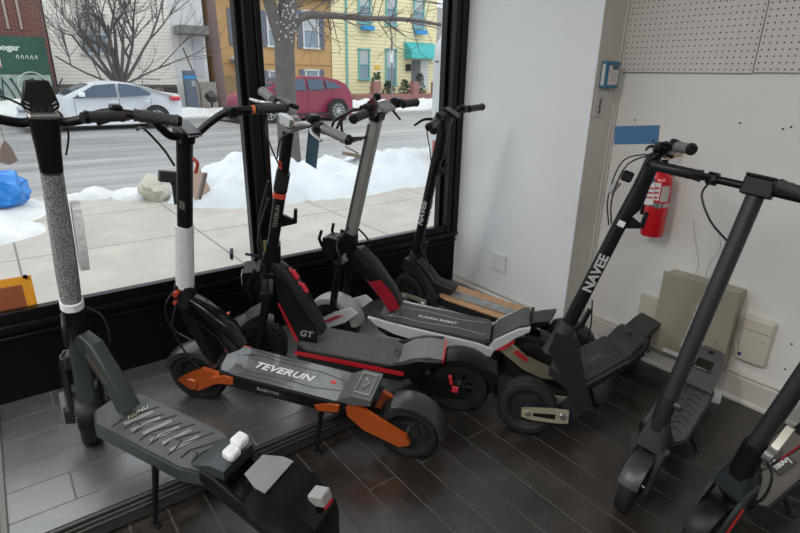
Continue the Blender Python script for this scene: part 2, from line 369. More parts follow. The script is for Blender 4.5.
# blue-and-white inspection tag of the extinguisher
bm = bmesh.new(); b_box(bm, (-.062, .02, .225), (.0015, .052, .12), Matrix.Rotation(R(-6), 3, 'X')); tg = finish('inspection_tag', bm, TXT, t); tg['label'] = 'white tag with red stripes'
bm = bmesh.new()
for zz in (.20, .222, .245): b_box(bm, (-.0632, .02, zz), (.0015, .046, .008), Matrix.Rotation(R(-6), 3, 'X'))
finish('tag_stripes', bm, TXR, tg)
bm = bmesh.new(); b_lathe(bm, [(-.0645, .014), (-.062, .014)], (0, .015, .285), 'x', 16); finish('tag_seal', bm, mat('seal_blue', (.03, .08, .3), .5), tg)

bm = bmesh.new(); b_box(bm, (2.60, 1.235, 1.115), (.13, .016, .016), Matrix.Rotation(R(-6), 3, 'Y')); tag(finish('wooden_peg', bm, mat('pale_wood', (.42, .30, .17), .6, var=.2, vscale=30), bevel=.002), 'short pale wooden stick jutting from the wall above the fire extinguisher', 'wooden peg')

# electrical box
t = empty('electrical_box', (XR, .985, .13), 0, 'large beige metal electrical box low on the right wall', 'electrical box')
EB = mat('beige_metal', (.34, .31, .24), .45, .1, var=.05, vscale=4)
box_obj('box_body', (-.045, 0, .215), (.085, .34, .415), EB, t, bevel=.004)
box_obj('cover', (-.092, 0, .215), (.012, .355, .43), EB, t, bevel=.004)
bm = bmesh.new(); b_lathe(bm, [(-.1, .004), (-.0965, .004)], (0, -.13, .16), 'x', 10); finish('cover_screw', bm, STE, t)
box_obj('lower_sticker', (-.0985, -.02, .02), (.001, .25, .022), WHT, t)
bm = bmesh.new()
b_tube(bm, smooth_path([(XR - .012, 1.05, .55), (XR - .012, 1.045, .62), (XR - .015, 1.09, .75), (XR - .013, 1.11, .82)]), .0016, 6)
b_tube(bm, smooth_path([(XR - .012, 1.0, .56), (XR - .014, .99, .64), (XR - .025, .96, .72), (XR - .012, .99, .80)]), .0016, 6)
tag(finish('thin_wires', bm, WIREM), 'thin loose wires rising above the beige electrical box', 'wires')
t = empty('junction_box', (XR, .725, .22), 0, 'cream plastic telephone box with rounded corners right of the beige electrical box', 'junction box')
CR = mat('cream_plastic', (.55, .51, .43), .4)
bm = bmesh.new(); b_box(bm, (-.018, 0, .11), (.036, .125, .225)); finish('box_body', bm, CR, t, bevel=.014, segs=3)
bm = bmesh.new(); b_box(bm, (-.039, 0, .187), (.006, .118, .055)); finish('lid', bm, CR, t, bevel=.003)
bm = bmesh.new(); b_lathe(bm, [(-.040, .008), (-.036, .008)], (0, .045, .03), 'x', 16); finish('round_sticker', bm, mat('navy_sticker', (.02, .03, .15), .4), t)
text_obj('print', 'IT', .018, (-.0372, -.035, .12), (0, -1, 0), (0, 0, 1), mat('grey_print', (.3, .28, .25), .5), t)
bm = bmesh.new(); b_box(bm, (XR - .008, 1.245, .305), (.016, .10, .135)); tag(finish('blank_plate', bm, CR, bevel=.003), 'small cream cover plate left of the beige electrical box', 'cover plate')
bm = bmesh.new()
b_tube(bm, smooth_path([(XR - .03, .80, .30), (XR - .035, .785, .24), (XR - .035, .795, .17), (XR - .035, .80, .10), (XR - .04, .80, .05)]), .003, 6)
b_tube(bm, smooth_path([(XR - .03, .79, .22), (XR - .045, .796, .19), (XR - .035, .80, .14)]), .003, 6)
tag(finish('telephone_cable', bm, mat('cream_cable', (.5, .48, .4), .5)), 'cream cable looping between the electrical box and telephone box', 'cable')
t = empty('power_adapter', (2.545, .83, .0), R(20), 'white plug-in power adapter lying on the floor by the right baseboard', 'power adapter')
bm = bmesh.new(); b_box(bm, (0, 0, .0225), (.06, .11, .045)); finish('adapter_body', bm, WHT, t, bevel=.006, segs=2)
box_obj('socket', (-.0, -.056, .025), (.025, .004, .02), BLK, t)

# blue framed thermostat box on the pier, switch plate under it
t = empty('wall_box', (2.535, 1.617, 1.415), 0, 'small blue and white packaged box hung on the pier beside the pegboard', 'package')
BL2 = mat('box_blue', (.02, .16, .30), .45)
box_obj('carton', (0, -.016, .06), (.115, .03, .125), BL2, t, bevel=.002)
box_obj('front_label', (.008, -.0317, .058), (.085, .0012, .09), mat('label_white', (.62, .6, .6), .5), t)
box_obj('window_strip', (.018, -.0325, .093), (.05, .001, .018), mat('label_dark', (.08, .12, .13), .5), t)
box_obj('side_label', (-.0579, -.016, .06), (.001, .018, .10), mat('label_white', (.62, .6, .6), .5), t)
bm = bmesh.new()
for k in range(4): b_box(bm, (.008, -.0327, .035 + .012 * k), (.05, .0008, .002))
finish('label_text_lines', bm, mat('grey_print', (.3, .28, .25), .5), t)
t = empty('switch_plate', (2.488, 1.617, 1.275), 0, 'painted-over switch plate with a dark scuffed sticker under the blue box', 'switch plate')
box_obj('plate', (0, -.004, .05), (.065, .008, .11), mat('plate_paint', (.50, .47, .46), .5), t, bevel=.002)
bm = bmesh.new()
for k in range(5): b_box(bm, (.012 + .003 * math.sin(k * 2.1), -.0085, .02 + k * .015), (.014, .001, .014), Matrix.Rotation(.4 * k, 3, 'Y'))
finish('torn_sticker', bm, mat('sticker_navy', (.06, .06, .12), .5), t)
# access plate on the bay wall
t = empty('access_plate', (XW, 2.13, .285), 0, 'small square white cover plate on the pale wall by the window', 'cover plate')
box_obj('plate', (-.005, 0, .06), (.010, .115, .115), mat('plate_white', (.7, .71, .73), .4), t, bevel=.002)
for i, (x, y, z) in enumerate([(XR, 1.50, 1.26), (XR, 1.008, 1.283), (XR, .839, 1.272), (XR, .812, 1.282), (XR, .595, .365), (XR, .592, .239)]):
    bm = bmesh.new(); b_lathe(bm, [(-.003, .004), (.002, .004)], (x, y, z), 'x', 8)
    o = finish('nail_anchor', bm, mat('hole_black', (.01, .01, .01), .9)); tag(o, 'dark nail left in the right wall', 'nail', 'nails left in the right wall')
# orange notice taped inside the left pane
t = empty('window_notice', (-.105, YW + .054, .485), 0, 'orange bordered notice taped low inside the left window pane', 'notice')
box_obj('sheet', (0, 0, .075), (.27, .0015, .15), mat('notice_orange', (.85, .38, .03), .6), t)
box_obj('printed_panel', (-.01, -.0015, .062), (.215, .001, .105), mat('notice_brown', (.33, .10, .045), .6), t)
bm = bmesh.new()
for k in range(7): b_box(bm, (-.01, -.0024, .022 + k * .013), (.19, .0006, .0022))
b_box(bm, (-.06, -.0024, .128), (.08, .0006, .012)); finish('print_lines', bm, mat('notice_rust', (.24, .06, .03), .6), t)
bm = bmesh.new(); b_lathe(bm, [(-.006, .009), (0, .009)], (.115, -.001, .147), 'y', 12); finish('suction_cup', bm, BLK, t)


# ================================================================ scooters
KEEP = {'wheel', 'hub', 'brake_disc', 'axle', 'front_fender', 'fender', 'rear_fender', 'front_swing_arm', 'arm_slot', 'arm_bolts', 'arm_caps', 'arm_stripe', 'kickstand', 'stand_foot', 'plate_holder', 'mud_flap'}
TWIN = {'fork_cover', 'front_swing_arm', 'rear_swing_arm', 'arm_slot', 'crash_guard', 'rear_side_cover', 'turn_signal', 'display_grille'}   # a left and a right piece
EACH = {'arm_bolts', 'arm_caps', 'red_bolts', 'red_knobs', 'brake_cable', 'lower_cable', 'fork_cable', 'display_buttons'}                        # every loose piece its own part
def islands(bm, each):
    bm.verts.index_update(); lab = {}
    for v in bm.verts:
        if v in lab: continue
        stack = [v]; lab[v] = len(lab); k = lab[v]
        while stack:
            x = stack.pop()
            for e in x.link_edges:
                o = e.other_vert(x)
                if o not in lab: lab[o] = k; stack.append(o)
    groups = {}
    for v, k in lab.items(): groups.setdefault(k, []).append(v)
    sets = {}
    for i, vs in enumerate(groups.values()):
        y = sum(v.co.y for v in vs) / len(vs); sets.setdefault(i if each else (y > 0), []).extend(vs)
    out = []
    for vs in sets.values():
        nb = bmesh.new(); mp = {v: nb.verts.new(v.co) for v in vs}
        for f in {f for v in vs for f in v.link_faces}: nb.faces.new([mp[v] for v in f.verts])
        out.append(nb)
    return out
class Scooter:
    """side-plane coordinates: x forward from the front contact point, y left, z up; root carries the pose"""
    def __init__(s, f, r, lean, label, steer_axis, steer, name='electric_scooter', real_axis=None, dz=0., dx=0., xf=-.2, xr=-.68, bar=None):
        s.old = steer_axis; s.dz, s.dx, s.xf, s.xr = dz, dx, xf, xr
        if real_axis: steer_axis = real_axis
        f, r = Vector(f), Vector(r); x = (f - r).normalized(); y = Vector((0, 0, 1)).cross(x).normalized(); z = x.cross(y)
        c, q = math.cos(R(lean)), math.sin(R(lean)); y2 = y * c - z * q; z2 = z * c + y * q
        s.root = bpy.data.objects.new(name, None); COL.objects.link(s.root)
        s.root.matrix_world = Matrix(((x.x, y2.x, z2.x, f.x), (x.y, y2.y, z2.y, f.y), (x.z, y2.z, z2.z, f.z), (0, 0, 0, 1)))
        tag(s.root, label, 'electric scooter')
        (x0, z0), (x1, z1) = steer_axis; s.ax = steer_axis
        p = Vector((x0, 0, z0)); d = Vector((x1 - x0, 0, z1 - z0)).normalized()
        s.T = Matrix.Translation(p) @ Matrix.Rotation(R(steer), 4, d) @ Matrix.Translation(-p)
        s.wb = (f - r).length
        # frame of the handlebar: origin at stem top, x forward, z along the stem
        e = Vector((x1, 0, z1)); zf = d; yf = Vector((0, 1, 0)); xf = yf.cross(zf)
        TB = s.T if bar is None else Matrix.Translation(p) @ Matrix.Rotation(R(bar), 4, d) @ Matrix.Translation(-p)
        s.B = TB @ Matrix(((xf.x, 0, zf.x, e.x), (xf.y, 1, zf.y, e.y), (xf.z, 0, zf.z, e.z), (0, 0, 0, 1)))
    def axs(s, q, z): return q[0][0] + (q[1][0] - q[0][0]) * (z - q[0][1]) / (q[1][1] - q[0][1])
    def warp(s, v, st):
        """carry a drawn side view onto this scooter's own stem angle and deck height"""
        if st == 1:
            z1 = .45 + (v.z - .45) * (s.ax[1][1] - .45) / (s.old[1][1] - .45) if v.z > .45 else v.z
            wt = min(1, max(0, (v.z - .14) / .28)); return Vector((v.x + wt * (s.axs(s.ax, z1) - s.axs(s.old, v.z)), v.y, z1))
        if v.x > s.xf:
            u = min(1, (v.x - s.xf) / -s.xf * 1.6); sh = s.axs(s.ax, v.z) - s.axs(s.old, v.z)
            return Vector((v.x + u * sh + (1 - u) * s.dx, v.y, v.z + (1 - u) * s.dz))
        if v.x < s.xr:
            u = min(1, (s.xr - v.x) / (s.wb + s.xr)); return Vector((v.x + (1 - u) * s.dx, v.y, v.z + (1 - u) * s.dz))
        return Vector((v.x + s.dx, v.y, v.z + s.dz))
    def M(s, st): return {0: None, 1: s.T, 2: s.B}[st]
    def fin(s, name, bm, m, st=0, par=None, bevel=0., segs=1):
        if st < 2 and name not in KEEP and not (par is not None and par.name.split('.')[0] in KEEP):
            for v in bm.verts: v.co = s.warp(v.co, st)
        if name in TWIN or name in EACH:
            made = []
            for part in islands(bm, name in EACH): made.append(finish(name, part, m, par or s.root, s.M(st), bevel=bevel, segs=segs))
            bm.free(); return made[-1]
        return finish(name, bm, m, par or s.root, s.M(st), bevel=bevel, segs=segs)
    def tube(s, name, pts, r, m, st=0, par=None, seg=10, smooth=0):
        if smooth and isinstance(r, list):
            n = len(pts); N = (n - 1) * smooth + 1
            r = [r[min(int(i / smooth), n - 2)] * (1 - (i / smooth - min(int(i / smooth), n - 2))) + r[min(int(i / smooth), n - 2) + 1] * (i / smooth - min(int(i / smooth), n - 2)) for i in range(N)]
        bm = bmesh.new(); b_tube(bm, smooth_path(pts, smooth) if smooth else pts, r, seg); return s.fin(name, bm, m, st, par)
    def tubes(s, name, lst, r, m, st=0, par=None, seg=8, smooth=5):
        bm = bmesh.new()
        for pts in lst: b_tube(bm, smooth_path(pts, smooth) if smooth and len(pts) > 2 else pts, r, seg)
        return s.fin(name, bm, m, st, par)
    def prism(s, name, prof, y0, y1, m, st=0, par=None, bevel=.003, segs=1, axis='y'):
        bm = bmesh.new(); b_prism(bm, prof, y0, y1, axis); return s.fin(name, bm, m, st, par, bevel, segs)
    def box(s, name, c, sz, m, st=0, par=None, bevel=.002, rot=None, segs=1):
        bm = bmesh.new(); b_box(bm, c, sz, rot); return s.fin(name, bm, m, st, par, bevel, segs)
    def sweep(s, name, secs, m, st=0, par=None, power=3., n=0, seg=24):
        bm = bmesh.new(); q = [tuple(v) for v in smooth_path([Vector(v) for v in secs], n)] if n else secs
        b_sweep(bm, q, power, seg); return s.fin(name, bm, m, st, par)
    def lathe(s, name, prof, c, m, st=0, par=None, ax='y', seg=32, close=False):
        bm = bmesh.new(); b_lathe(bm, prof, c, ax, seg, close); return s.fin(name, bm, m, st, par)
    def text(s, name, t, size, o, xd, yd, m, st=0, par=None, **k):
        if st == 1:
            o = s.warp(Vector(o), 1); q0 = s.warp(Vector(o), 1); dd = Vector(xd)
            if abs(dd.z) > .5:
                nd = Vector((s.ax[1][0] - s.ax[0][0], 0, s.ax[1][1] - s.ax[0][1])).normalized() * (1 if dd.z > 0 else -1); yv = Vector(yd); xd = nd
                yd = Vector((nd.z, 0, -nd.x)); yd = yd if yd.dot(yv) > 0 else -yd
        elif st == 0: o = s.warp(Vector(o), 0)
        return text_obj(name, t, size, o, xd, yd, m, par or s.root, M=s.M(st), **k)
    def wheel(s, x, z, Rr, W, st=0, knob=False, hub='motor', rimcol=None, tread=True):
        bm = bmesh.new(); a = W / 2; ri = Rr * .60 if hub != 'wide' else Rr * .5
        prof = [(-a * .72, ri), (-a * .98, ri + (Rr - ri) * .35), (-a * .92, Rr * .90), (-a * .62, Rr * .975), (0, Rr), (a * .62, Rr * .975), (a * .92, Rr * .90), (a * .98, ri + (Rr - ri) * .35), (a * .72, ri)]
        b_lathe(bm, prof, (x, 0, z), 'y', 56, close=True)
        N = 30 if knob else 44
        for k in range(N if tread else 0):
            th = 2 * math.pi * k / N
            for side in (-1, 1):
                th2 = th + (math.pi / N if side > 0 else 0)
                h = .012 if knob else .0025
                c = Vector((x + (Rr - h * .2) * math.cos(th2), side * a * (.42 if knob else .45), z + (Rr - h * .2) * math.sin(th2)))
                rot = Matrix.Rotation(-th2, 3, 'Y') @ Matrix.Rotation(side * R(25 if knob else 35), 3, 'X')
                b_box(bm, c, (h, a * (.62 if knob else .75), Rr * (.11 if knob else .05)), rot)
        wv = s.fin('wheel', bm, RUB, st)
        bm = bmesh.new()
        if hub == 'motor':
            b_lathe(bm, [(-a * .55, .012), (-a * .6, ri * .55), (-a * .42, ri * .6), (-a * .42, ri * .9), (-a * .62, ri * 1.0), (a * .62, ri * 1.0), (a * .42, ri * .9), (a * .42, ri * .6), (a * .6, ri * .55), (a * .55, .012)], (x, 0, z), 'y', 40)
            for k in range(6):
                th = k * math.pi / 3 + .3
                for sd in (-1, 1): b_box(bm, (x + ri * .72 * math.cos(th), sd * a * .47, z + ri * .72 * math.sin(th)), (ri * .34, .006, .012), Matrix.Rotation(-th, 3, 'Y'))
        else:
            b_lathe(bm, [(-a * .5, .014), (-a * .55, .03), (-a * .3, .035), (a * .3, .035), (a * .55, .03), (a * .5, .014)], (x, 0, z), 'y', 24)
            b_lathe(bm, [(-a * .7, ri * .93), (-a * .7, ri * 1.02), (a * .7, ri * 1.02), (a * .7, ri * .93)], (x, 0, z), 'y', 40, close=True)
            for k in range(8):
                th = k * math.pi / 4
                for sd in (-1, 1): b_box(bm, (x + ri * .55 * math.cos(th), sd * a * .38, z + ri * .55 * math.sin(th)), (ri * .85, .008, .018), Matrix.Rotation(-th, 3, 'Y'))
        s.fin('hub', bm, rimcol or DGR, st, wv)
        bm = bmesh.new(); b_lathe(bm, [(-a * .95, .05), (-a * .95, .066), (-a * .85, .066), (-a * .85, .05)], (x, 0, z), 'y', 36, close=True)
        for k in range(6):
            th = k * math.pi / 3; b_box(bm, (x + .035 * math.cos(th), -a * .9, z + .035 * math.sin(th)), (.04, .003, .006), Matrix.Rotation(-th, 3, 'Y'))
        s.fin('brake_disc', bm, STE, st, wv)
        bm = bmesh.new(); b_lathe(bm, [(-a * 1.35, .008), (a * 1.35, .008)], (x, 0, z), 'y', 12)
        for sd in (-1, 1): b_lathe(bm, [(sd * a * 1.35, .012), (sd * a * 1.5, .010)], (x, 0, z), 'y', 6)
        s.fin('axle', bm, STE, st, wv)
        return wv
    def fender(s, cx, cz, r, W, a0, a1, m, st=0, th=.004, name='fender', drop=.25, par=None):
        """curved mudguard with turned-down edges; angles in degrees from forward, counter-clockwise seen from the left"""
        bm = bmesh.new(); n = 18; rows = []
        sec = [(-W / 2, -drop * W), (-W / 2 * .96, -.05 * W), (-W * .3, .02 * W), (0, .05 * W), (W * .3, .02 * W), (W / 2 * .96, -.05 * W), (W / 2, -drop * W)]
        for off in (0, -th):
            rr = []
            for i in range(n + 1):
                a = R(a0 + (a1 - a0) * i / n)
                rr.append([bm.verts.new((cx + (r + h + off) * math.cos(a), y * (1 + off / W * 1.5), cz + (r + h + off) * math.sin(a))) for y, h in sec])
            rows.append(rr)
        A, B = rows; k = len(sec)
        for i in range(n):
            for j in range(k - 1):
                bm.faces.new((A[i][j], A[i][j + 1], A[i + 1][j + 1], A[i + 1][j])); bm.faces.new((B[i][j], B[i + 1][j], B[i + 1][j + 1], B[i][j + 1]))
            for j in (0, k - 1): bm.faces.new((A[i][j], A[i + 1][j], B[i + 1][j], B[i][j]))
        for i in (0, n):
            for j in range(k - 1): bm.faces.new((A[i][j], A[i][j + 1], B[i][j + 1], B[i][j]))
        return s.fin(name, bm, m, st, par)
    def kickstand(s, x, z, foot, m=BLK, y=.05):
        a = Vector((x + s.dx, y, z + s.dz)); b = Vector(foot); W = s.root.matrix_world; p0 = W @ Vector((b.x, b.y, 0))
        G = PZ if (p0.y > YP + .01 and p0.x < XW) else 0.; b.z = (G + .004 - p0.z) / W[2][2]
        k = s.tube('kickstand', [a, a + (b - a) * .35, b], [.013, .010, .007], m)
        bm = bmesh.new(); b_box(bm, (b.x - .006, b.y, b.z + .004), (.034, .016, .008)); s.fin('stand_foot', bm, m, 0, k, .002)
        return k
    # ---- handlebar pieces in bar frame (x forward, y left, z along the stem)
    def bar(s, pts, r=.011, m=BLK):
        left = [(p[0], p[1], p[2]) for p in pts]; right = [(p[0], -p[1], p[2]) for p in pts[::-1]]
        path = smooth_path(right[:-1] + left if pts[0][1] == 0 else right + left, 5)
        return s.tube('handlebar', path, r, m, 2, seg=12)
    def grip(s, a, b, r=.0165, m=GRIP, cap=BLK):
        a, b = Vector(a), Vector(b); n = 12; pts = [a.lerp(b, i / n) for i in range(n + 1)]
        g = s.tube('grip', pts, [r * (1.12 if i in (0, n) else (1.0 if i % 2 else .93)) for i in range(n + 1)], m, 2, seg=16)
        d = (b - a).normalized(); s.tube('bar_end', [b, b + d * .012], [r * 1.05, r * .8], cap, 2, g, 16); return g
    def lever(s, piv, tip, m=BLK, back=0.02):
        piv, tip = Vector(piv), Vector(tip); mid = piv.lerp(tip, .35) + Vector((back, 0, .0))
        l = s.tube('brake_lever', [piv, mid, tip], [.008, .0065, .005], m, 2, smooth=4)
        bm = bmesh.new(); b_box(bm, piv, (.03, .028, .026)); s.fin('lever_clamp', bm, BLK, 2, l, .004); return l

def hook(s, x, z, m=BLK, st=1, sc=1.):
    """folding latch hook on the rider's side of the stem"""
    d = (Vector((s.ax[1][0], 0, s.ax[1][1])) - Vector((s.ax[0][0], 0, s.ax[0][1]))).normalized(); b = Vector((-d.z, 0, d.x)); p = Vector((x, 0, z))
    pr = [(0, -.035), (.0, .02), (.045, .005), (.042, .05), (.056, .052), (.062, -.008), (.05, -.014)]
    P = [p + b * u * sc + d * v * sc for u, v in pr]
    return s.prism('latch_hook', [(q.x, q.z) for q in P], -.008, .008, m, st, bevel=.002)

# ---------------------------------------------------------------- 1: left, dark green-grey deck, wrapped stem
s = Scooter((.10, 2.09, .1), (.53, 1.28, 0), 4, 'grey scooter with bubble-wrapped stem and hexagonal display, at far left of the platform', ((-.06, .30), (-.205, 1.24)), -30, real_axis=((-.02, .30), (-.105, 1.25)), dz=.04, xf=-.13, xr=-.66, bar=-26)
TEAL = mat('slate_green_paint', (.045, .058, .060), .38, .2)
TDK = mat('slate_deck_rubber', (.075, .08, .082), .5, bump=.25, bscale=200, var=.25, vscale=5)
s.wheel(0, .115, .115, .075, 1, hub='motor')
s.fender(0, .115, .128, .085, 20, 165, BLK, 1)
bm = bmesh.new()
for sd in (-1, 1):
    b_prism(bm, [(-.075, .40), (-.03, .40), (.0, .22), (.025, .13), (.01, .095), (-.02, .10), (-.035, .2)], sd * .052 - .008, sd * .052 + .008)
    b_box(bm, (.004, sd * .066, .135), (.05, .022, .06))
b_box(bm, (-.055, 0, .385), (.055, .10, .05)); s.fin('fork', bm, DGR, 1, bevel=.004)
bm = bmesh.new()
for sd in (-1, 1): b_prism(bm, [(.03, .10), (.06, .13), (.055, .20), (.02, .215), (.005, .15)], sd * .074 - .008, sd * .074 + .008)
s.fin('fork_cover', bm, mat('chrome_cover', (.5, .52, .53), .25, .7), 1, bevel=.005)
s.sweep('front_column', [(-.085, .15, .026, .02), (-.06, .19, .028, .026), (-.065, .33, .031, .030), (-.08, .44, .03, .029), (-.09, .50, .028, .027)], TEAL, 1, power=5)
s.sweep('folding_joint', [(-.088, .49, .03, .03), (-.097, .53, .034, .036), (-.105, .575, .034, .036), (-.112, .61, .029, .029)], BLK, 1, power=4)
s.tube('joint_lever', [(-.13, .03, .60), (-.175, .035, .57), (-.165, .035, .50)], .008, DGR, 1, smooth=4)
st = s.sweep('stem', [(-.108, .60, .026, .028), (-.14, .82, .026, .028), (-.185, 1.11, .026, .028)], mat('stem_grey', (.09, .095, .1), .4, .3), 1, power=2.6)
# bubble wrap sleeve
bw = bpy.data.materials.new('bubble_wrap'); bw.use_nodes = True; n_, l_, b_ = nodes_of(bw)
vo = new(n_, 'ShaderNodeTexVoronoi', Scale=190.); tcx = n_.new('ShaderNodeTexCoord'); l_.new(tcx.outputs['Object'], vo.inputs['Vector'])
rp = n_.new('ShaderNodeValToRGB'); rp.color_ramp.elements[0].color = (.42, .44, .45, 1); rp.color_ramp.elements[1].color = (.16, .17, .175, 1); rp.color_ramp.elements[0].position = .15; rp.color_ramp.elements[1].position = .6
l_.new(vo.outputs['Distance'], rp.inputs[0]); l_.new(rp.outputs[0], b_.inputs['Base Color']); b_.inputs['Roughness'].default_value = .25
bpn = new(n_, 'ShaderNodeBump', Strength=.6, Distance=.004); bpn.invert = True; l_.new(vo.outputs['Distance'], bpn.inputs['Height']); l_.new(bpn.outputs[0], b_.inputs['Normal'])
s.sweep('bubble_wrap', [(-.113, .63, .031, .034), (-.135, .78, .033, .035), (-.162, .96, .031, .034), (-.182, 1.08, .030, .033)], bw, 1, st, power=2.4, n=3)
bm = bmesh.new(); b_sweep(bm, [(-.113, .615, .036, .040), (-.118, .64, .035, .038)], 2.2, 20); s.fin('wrap_end', bm, FOAM, 1, st)
s.prism('foam_flap', [(-.175, .76), (-.195, .80), (-.200, .92), (-.196, .97), (-.15, .98), (-.13, .84), (-.13, .76)], -.062, -.036, FOAM, 1, st, .008, 2)
s.sweep('stem_head', [(-.184, 1.09, .030, .030), (-.195, 1.16, .033, .031), (-.205, 1.22, .038, .033), (-.208, 1.245, .039, .033)], BLK, 1, power=4)
bm = bmesh.new(); b_box(bm, (0, 0, .005), (.05, .075, .018)); s.fin('silver_collar', bm, SIL, 2, bevel=.004)
hexp = [(-.030, .0), (-.046, .034), (-.029, .100), (.029, .100), (.046, .034), (.030, 0)]
bm = bmesh.new(); b_prism(bm, hexp, .0, .03, 'x'); bmesh.ops.transform(bm, matrix=Matrix.Rotation(R(14), 4, 'Y'), verts=bm.verts); dsp = s.fin('display', bm, BLK, 2, bevel=.004)
bm = bmesh.new()
for sd in (-1, 1):
    for k in range(3): b_box(bm, (-.002, sd * (.034 - .001 * k), .018 + k * .011), (.003, .012, .003), Matrix.Rotation(sd * R(35), 3, 'X'))
bmesh.ops.transform(bm, matrix=Matrix.Rotation(R(14), 4, 'Y'), verts=bm.verts); s.fin('display_grille', bm, LGR, 2, dsp)
bm = bmesh.new()
for k in range(3): b_box(bm, (-.004, (k - 1) * .018, .02), (.004, .012, .016))
bmesh.ops.transform(bm, matrix=Matrix.Rotation(R(14), 4, 'Y'), verts=bm.verts); s.fin('display_buttons', bm, DGR, 2, dsp, bevel=.002)
s.bar([(0, 0, -.005), (0, .05, -.014), (-.015, .10, .0), (-.035, .15, .022), (-.06, .20, .026), (-.10, .33, .015)], .0135)
for sd in (1, -1):
    s.grip((-.068, sd * .22, .025), (-.102, sd * .335, .015), .0175); s.lever((-.05, sd * .18, .024), (-.02, sd * .29, -.005))
    s.box('control_pod', (-.055, sd * .175, .035), (.03, .035, .035), BLK, 2, bevel=.006)
tg = s.tube('price_tag_string', [(-.018, .105, .0), (-.019, .103, -.03), (-.020, .10, -.06)], .0009, LGR, 2)
bm = bmesh.new(); b_prism(bm, [(.0, -.055), (-.012, -.075), (-.022, -.115), (0, -.125), (.022, -.115), (.012, -.075)], -.021, -.019, 'x'); bmesh.ops.translate(bm, verts=bm.verts, vec=(0, .10, 0)); s.fin('hanging_tag', bm, mat('pink_grey_tag', (.42, .33, .31), .5), 2, tg)
s.tubes('brake_cable', [[(.02, -.05, -.01), (.03, -.06, -.06), (.02, -.045, -.12)], [(-.06, .19, .05), (0, .10, .06), (.02, .03, .02)]], .003, CABLE, 2)
s.tubes('lower_cable', [[(-.105, -.035, .60), (-.135, -.085, .56), (-.15, -.09, .46), (-.12, -.035, .40)], [(-.08, .04, .43), (-.03, .062, .36), (-.02, .06, .25)]], .0032, CABLE, 1)
s.sweep('neck', [(-.085, .48, .022, .020), (-.115, .44, .026, .028), (-.20, .31, .029, .032), (-.245, .215, .031, .032)], TEAL, 0, power=6)
s.prism('neck_stripe', [(-.12, .42), (-.19, .33), (-.195, .32), (-.13, .40)], .0280, .0300, mat('faded_orange', (.25, .12, .05), .5), 0, bevel=0)
deckp = [(-.13, .055), (-.13, -.055), (-.19, -.098), (-.58, -.098), (-.655, -.075), (-.68, -.05), (-.68, .05), (-.655, .075), (-.58, .098), (-.19, .098)]
dk = s.prism('deck', deckp, .135, .185, TEAL, 0, bevel=.006, axis='z')
mt = s.prism('deck_mat', [(x * .985 - .006, y * .92) for x, y in deckp], .186, .192, TDK, 0, dk, .002, axis='z')
bm = bmesh.new()
rnd = random.Random(3)
for k in range(9):   # slanting raised ribs of the mat
    x0 = -.25 - k * .043; y0 = .075 - (k % 3) * .012; y1 = -.075 + (k % 2) * .02
    b_tube(bm, [(x0, y0, .1925), (x0 - .0, (y0 + y1) / 2 + .02, .1925), (x0 - .055, y1, .1925)], .0022, 6)
    if k % 2: b_tube(bm, [(x0 - .0, y0 - .04, .1925), (x0 - .03, y0 - .045, .1925), (x0 - .045, y0, .1925)], .002, 6)
s.fin('mat_ribs', bm, mat('rib_dark', (.02, .022, .024), .5), 0, mt)
bm = bmesh.new()
for k in range(6): b_box(bm, (-.29 - k * .045, .0 + .01 * (k % 2), .1922), (.016, .10, .0012), Matrix.Rotation(R(-20), 3, 'Z'))
s.fin('mat_pads', bm, mat('pad_grey', (.22, .23, .235), .55, var=.4, vscale=30), 0, mt)
s.text('deck_lettering', 'NUNU', .026, (-.265, -.015, .1932), (-.18, -1, 0), (1, -.18, 0), mat('deck_letter_white', (.85, .87, .6), .5), 0, mt, shear=.4)
s.prism('rear_step', [(-.60, .19), (-.68, .235), (-.74, .25), (-.74, .215), (-.66, .185)], -.07, .07, TEAL, 0, bevel=.004)
s.box('foam_block', (-.725, .015, .272), (.045, .05, .03), FOAM, 0, bevel=.014, segs=3); s.box('foam_block', (-.715, -.035, .274), (.045, .055, .034), FOAM, 0, bevel=.015, segs=3)
bm = bmesh.new()
for sd in (-1, 1): b_prism(bm, [(-.64, .20), (-.70, .20), (-.93, .135), (-.93, .09), (-.88, .085), (-.70, .12), (-.64, .15)], sd * .070 - .009, sd * .070 + .009)
b_box(bm, (-.70, 0, .18), (.08, .13, .06)); s.fin('swing_arm', bm, BLK, 0, bevel=.005)
s.wheel(-s.wb, .115, .115, .08, 0)
bm = bmesh.new(); W = .075   # faceted rear mudguard
P = [(-.80, .255, .045), (-.86, .275, .07), (-.98, .265, .075), (-1.07, .21, .06), (-1.085, .13, .045)]
A = []
for x, z, h in P: A.append([bm.verts.new((x, -h, z)), bm.verts.new((x, h, z)), bm.verts.new((x + .0, h + .022, z - .07)), bm.verts.new((x, h + .02, z - .12 if z > .2 else z - .08)), bm.verts.new((x, -h - .02, z - .12 if z > .2 else z - .08)), bm.verts.new((x, -h - .022, z - .07))])
for a, b in zip(A, A[1:]):
    for i in (0, 1, 2, 4, 5): bm.faces.new((a[i], a[(i + 1) % 6], b[(i + 1) % 6], b[i]))
bm.faces.new(A[0]); bm.faces.new(A[-1][::-1]); fd = s.fin('rear_fender', bm, GLOSS, 0)
s.prism('fender_front_panel', [(-.80, .045), (-.86, .071), (-.90, .072), (-.90, -.072), (-.86, -.071), (-.80, -.045)], .2762, .279, mat('panel_grey', (.2, .2, .2), .35, var=.2, vscale=20), 0, fd, .001, axis='z')
bm = bmesh.new(); b_box(bm, (-1.035, -.02, .25), (.055, .05, .04), Matrix.Rotation(R(20), 3, 'Y')); tl = s.fin('tail_light', bm, LGR, 0, bevel=.004)
